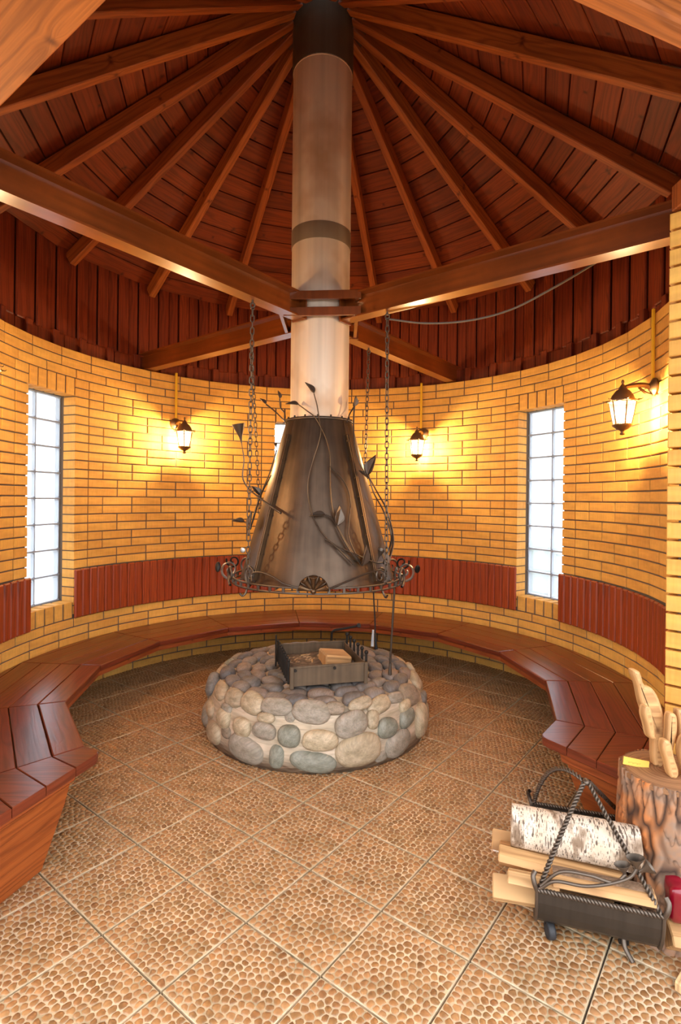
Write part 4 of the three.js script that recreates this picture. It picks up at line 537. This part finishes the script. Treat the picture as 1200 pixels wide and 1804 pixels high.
// stump, carving, card, red bag, chip of wood
{
  const sx = 1.275, sz = 1.512, H = 0.52, st = thing('tree_stump', 'upright tree stump with rough orange and grey bark by the wall end', 'stump', [sx, 0, sz]);
  const na = 180, ny = 70, g = new THREE.CylinderGeometry(0.148, 0.16, H, na, ny, true).translate(0, H / 2, 0), p = g.attributes.position;
  const ridge = (a, y) => { const u = a / 6.2832, w = 0.035 * (fbm(u, y * 1.5, 9, 9, 3, 5) - 0.5); const f1 = Math.abs(fbm(u + w, y, 26, 6, 2, 3) - 0.5) * 7.5, f2 = Math.abs(fbm(u - w, y + 0.3, 46, 16, 2, 9) - 0.5) * 8; return Math.min(1, Math.min(f1, 0.45 + f2)); };
  for (let i = 0; i < p.count; i++) { const a = Math.atan2(p.getX(i), p.getZ(i)) + Math.PI, y = p.getY(i), r = Math.hypot(p.getX(i), p.getZ(i)), k = r + 0.014 * (ridge(a, y) - 0.75) + 0.010 * (n3(Math.sin(a) * 2, Math.cos(a) * 2, y * 3, 3) - 0.5); p.setX(i, p.getX(i) / r * k); p.setZ(i, p.getZ(i) / r * k); } g.computeVertexNormals();
  const stumpMap = makeTex(512, 512, (u, v) => { const f = ridge(u * 6.2832, v * H), n = fbm(u, v, 9, 4, 3, 6), m = fbm(u, v, 60, 40, 2, 8); return mixc([0.22, 0.15, 0.11], mixc(mixc([0.78, 0.47, 0.24], [0.54, 0.45, 0.38], Math.min(1, Math.max(0, (n - 0.42) * 6))), [0.66, 0.46, 0.32], m * 0.7), Math.pow(f, 0.6)); }, true, 1, 1);
  { const uv = g.attributes.uv; for (let i = 0; i < p.count; i++) { const k = i % (na + 1); uv.setXY(i, (k / na + 0.5) % 1.0 + (k === na ? 0 : 0), p.getY(i) / H); } }
  part(st, 'bark', g, std({ map: stumpMap, roughness: 0.9 }));
  const cutTop = lathe([[0, H + 0.001], [0.138, H + 0.001], [0.147, H - 0.006], [0.147, H - 0.02]].reverse(), 48); part(st, 'cut_face', cutTop, M.cut);
  const u = 0.00195, cv = thing('wood_carving', 'pale carved wooden ornament of rounded finger shapes standing on the stump', 'carving', [sx, H, sz]), S = (pts) => pts.map(([x, y]) => [(x - 1175) * u, (1383 - y) * u]);
  const lobe = (pts, d, z, ry = 0, rz = 0) => { const c = new THREE.CatmullRomCurve3(S(pts).map(([x, y]) => V3(x, y, 0)), true, 'centripetal').getPoints(40).map((q) => [q.x, q.y]).slice(0, -1), a = c.reduce((s, q, k) => { const o = c[(k + 1) % c.length]; return s + q[0] * o[1] - o[0] * q[1]; }, 0); if (a < 0) c.reverse(); const g2 = extr(c, d, d * 0.26, 3); g2.translate(0, 0, -d / 2); const t = part(cv, 'finger', g2, M.carved, [0, 0, z], [0, ry, rz]); return t; };
  lobe([[1117, 1212], [1130, 1214], [1139, 1238], [1152, 1243], [1162, 1256], [1172, 1284], [1176, 1310], [1180, 1350], [1172, 1383], [1160, 1383], [1155, 1330], [1143, 1300], [1132, 1268], [1126, 1240]], 0.04, -0.035);
  lobe([[1124, 1266], [1133, 1268], [1139, 1290], [1143, 1314], [1145, 1325], [1134, 1322], [1127, 1300], [1121, 1278]], 0.035, 0.0, 0.2); lobe([[1170, 1280], [1181, 1281], [1184, 1305], [1179, 1335], [1172, 1360], [1166, 1352], [1167, 1310]], 0.035, 0.012); lobe([[1149, 1318], [1160, 1320], [1167, 1345], [1176, 1374], [1172, 1383], [1163, 1382], [1154, 1355], [1146, 1330]], 0.034, 0.045, 0.1);
  lobe([[1185, 1310], [1200, 1318], [1215, 1345], [1218, 1383], [1192, 1383], [1178, 1350], [1176, 1330]], 0.045, 0.055); lobe([[1192, 1278], [1205, 1280], [1208, 1310], [1205, 1345], [1197, 1345], [1194, 1310]], 0.035, -0.01);
  const cvs = document.createElement('canvas'); cvs.width = 256; cvs.height = 64; const cx = cvs.getContext('2d'); cx.fillStyle = '#e2b64c'; cx.fillRect(0, 0, 256, 64); cx.strokeStyle = '#8a6a28'; cx.lineWidth = 3; for (let i = 0; i < 9; i++) { cx.beginPath(); cx.moveTo(50 + i * 14, 36); cx.lineTo(56 + i * 14, 44 - (i % 3) * 5); cx.lineTo(60 + i * 14, 36); cx.stroke(); } const ct = new THREE.CanvasTexture(cvs); ct.colorSpace = THREE.SRGBColorSpace;
  single('paper_card', new THREE.BoxGeometry(0.085, 0.026, 0.003), std({ map: ct, roughness: 0.7 }), 'narrow yellow card propped on the back of the stump top', 'card', [sx - 0.098, H + 0.014, sz - 0.018], [-0.12, -0.1, -0.16]);
  const bag = smooth(new THREE.IcosahedronGeometry(1, 5)), q = bag.attributes.position; for (let i = 0; i < q.count; i++) { let x = q.getX(i), y = q.getY(i), z = q.getZ(i); const e = Math.pow(Math.abs(x) ** 9 + Math.abs(y) ** 9 + Math.abs(z) ** 9, -1 / 9), n = 1 + 0.14 * (n3(x * 3.5, y * 3.5, z * 3.5, 2) - 0.5) + 0.05 * (n3(x * 9, y * 9, z * 9, 3) - 0.5); q.setXYZ(i, x * e * n * 0.075, y * e * n * 0.06, z * e * n * 0.04); } bag.computeVertexNormals();
  single('red_bag', bag, M.red, 'small shiny dark red bag on a log in front of the stump', 'bag', [1.262, 0.19, 1.672], [0.15, -0.2, 0.08]);
  single('wood_offcut', (() => { const g3 = chBox(0.10, 0.03, 0.05, 0.004), z = g3.attributes.position; for (let i = 0; i < z.count; i++) if (z.getX(i) < 0) z.setZ(i, z.getZ(i) * 0.5); g3.computeVertexNormals(); return g3; })(), M.pale[1], 'pale wood offcut lying on the floor in the lower right corner', 'offcut', [1.185, 0.019, 1.765], [0, 0.6, 0]);
}

// ---------------------------------------------------------------- loose cable along the right beam
single('loose_cable', tube([[0.40, 2.50, 0.20], [0.62, 2.47, 0.22], [0.85, 2.46, 0.30], [1.05, 2.48, 0.42], [1.22, 2.53, 0.62], [1.38, 2.60, 0.80]], 0.0055, 50, 6), M.cable, 'thin grey cable sagging beside the right front beam', 'cable');

// ---------------------------------------------------------------- lintel timbers over the entrance and the boarded eaves
{
  const lint = (name, label, a, b, w, h, m) => { const d = b.clone().sub(a), L = d.length(), dir = d.clone().normalize(), n = V3(-dir.z, 0, dir.x); if (n.z < 0) n.negate(); const c = a.clone().add(b).multiplyScalar(0.5).addScaledVector(n, w / 2); return single(name, chBox(L, h, w, 0.006, 0), m, label, 'timber', [c.x, 2.62 + h / 2, c.z], [0, Math.atan2(-dir.z, dir.x), 0]); };
  lint('lintel_beam', 'broad orange lintel timber crossing the top left corner', V3(-1.345, 0, 1.40), V3(-0.03, 0, 2.381), 0.24, 0.16, M.porch[0]);
  lint('lintel_beam', 'narrow orange lintel timber crossing the top right corner', V3(0.03, 0, 2.347), V3(1.60, 0, 1.73), 0.06, 0.16, M.porch[1]);
  single('bearer_block', chBox(0.14, 0.095, 0.14, 0.004), M.rafter[1], 'short brown bearer block standing on the right wall end', 'block', [1.43, 2.567, 1.43]);
  const so = setting('trim_5', 'orange boarded soffit of the eaves in the top right corner', 'soffit');
  for (let k = 0; k < 36; k++) { const a = 118 + k * 3.55, p = pol(a, 2.70, 2.735); if (a > 236) break; part(so, 'soffit_board', chBox(0.62, 0.018, 0.15, 0.003, 0), M.porch[k % 2], [p.x, p.y, p.z], [0, Math.PI / 2 - a * D2R, 0]); }
}

// ---------------------------------------------------------------- shrubs outside the right window
{
  const lf = new THREE.PlaneGeometry(0.05, 0.09, 1, 2); { const p = lf.attributes.position; for (let i = 0; i < p.count; i++) { if (Math.abs(p.getY(i)) > 0.03) p.setX(i, p.getX(i) * 0.25); p.setZ(i, -3 * p.getY(i) * p.getY(i)); } lf.computeVertexNormals(); }
  for (const [a, r, h, w, label] of [[45, 3.3, 1.0, 0.5, 'green leafy shrub outside the lower right window'], [40.5, 4.0, 1.1, 0.6, 'taller green shrub further outside the right window']]) {
    const c = pol(a, r), s = thing('garden_shrub', label, 'shrub', [c.x, -0.13, c.z]), n = 700, im = new THREE.InstancedMesh(lf, M.leaf, n), m = new THREE.Matrix4(), e = new THREE.Euler(); im.name = 'foliage'; im.userData.kind = 'stuff';
    for (let i = 0; i < n; i++) { const th = rr(0, 6.283), ph = Math.acos(rr(-0.9, 1)), q = w * Math.cbrt(rr(0.25, 1)); e.set(rr(-1.2, 1.2), rr(0, 6.28), rr(-1, 1)); m.makeRotationFromEuler(e).setPosition(Math.sin(ph) * Math.cos(th) * q, h * 0.55 + Math.cos(ph) * h * 0.45, Math.sin(ph) * Math.sin(th) * q); im.setMatrixAt(i, m); } s.add(im);
    part(s, 'stem', cyl(V3(0, 0, 0), V3(0, h * 0.6, 0), 0.02, 0.012, 7), M.roughBark);
  }
}

scene.traverse((o) => { if (o.isMesh) { o.castShadow = true; o.receiveShadow = true; } });
renderer.render(scene, camera);
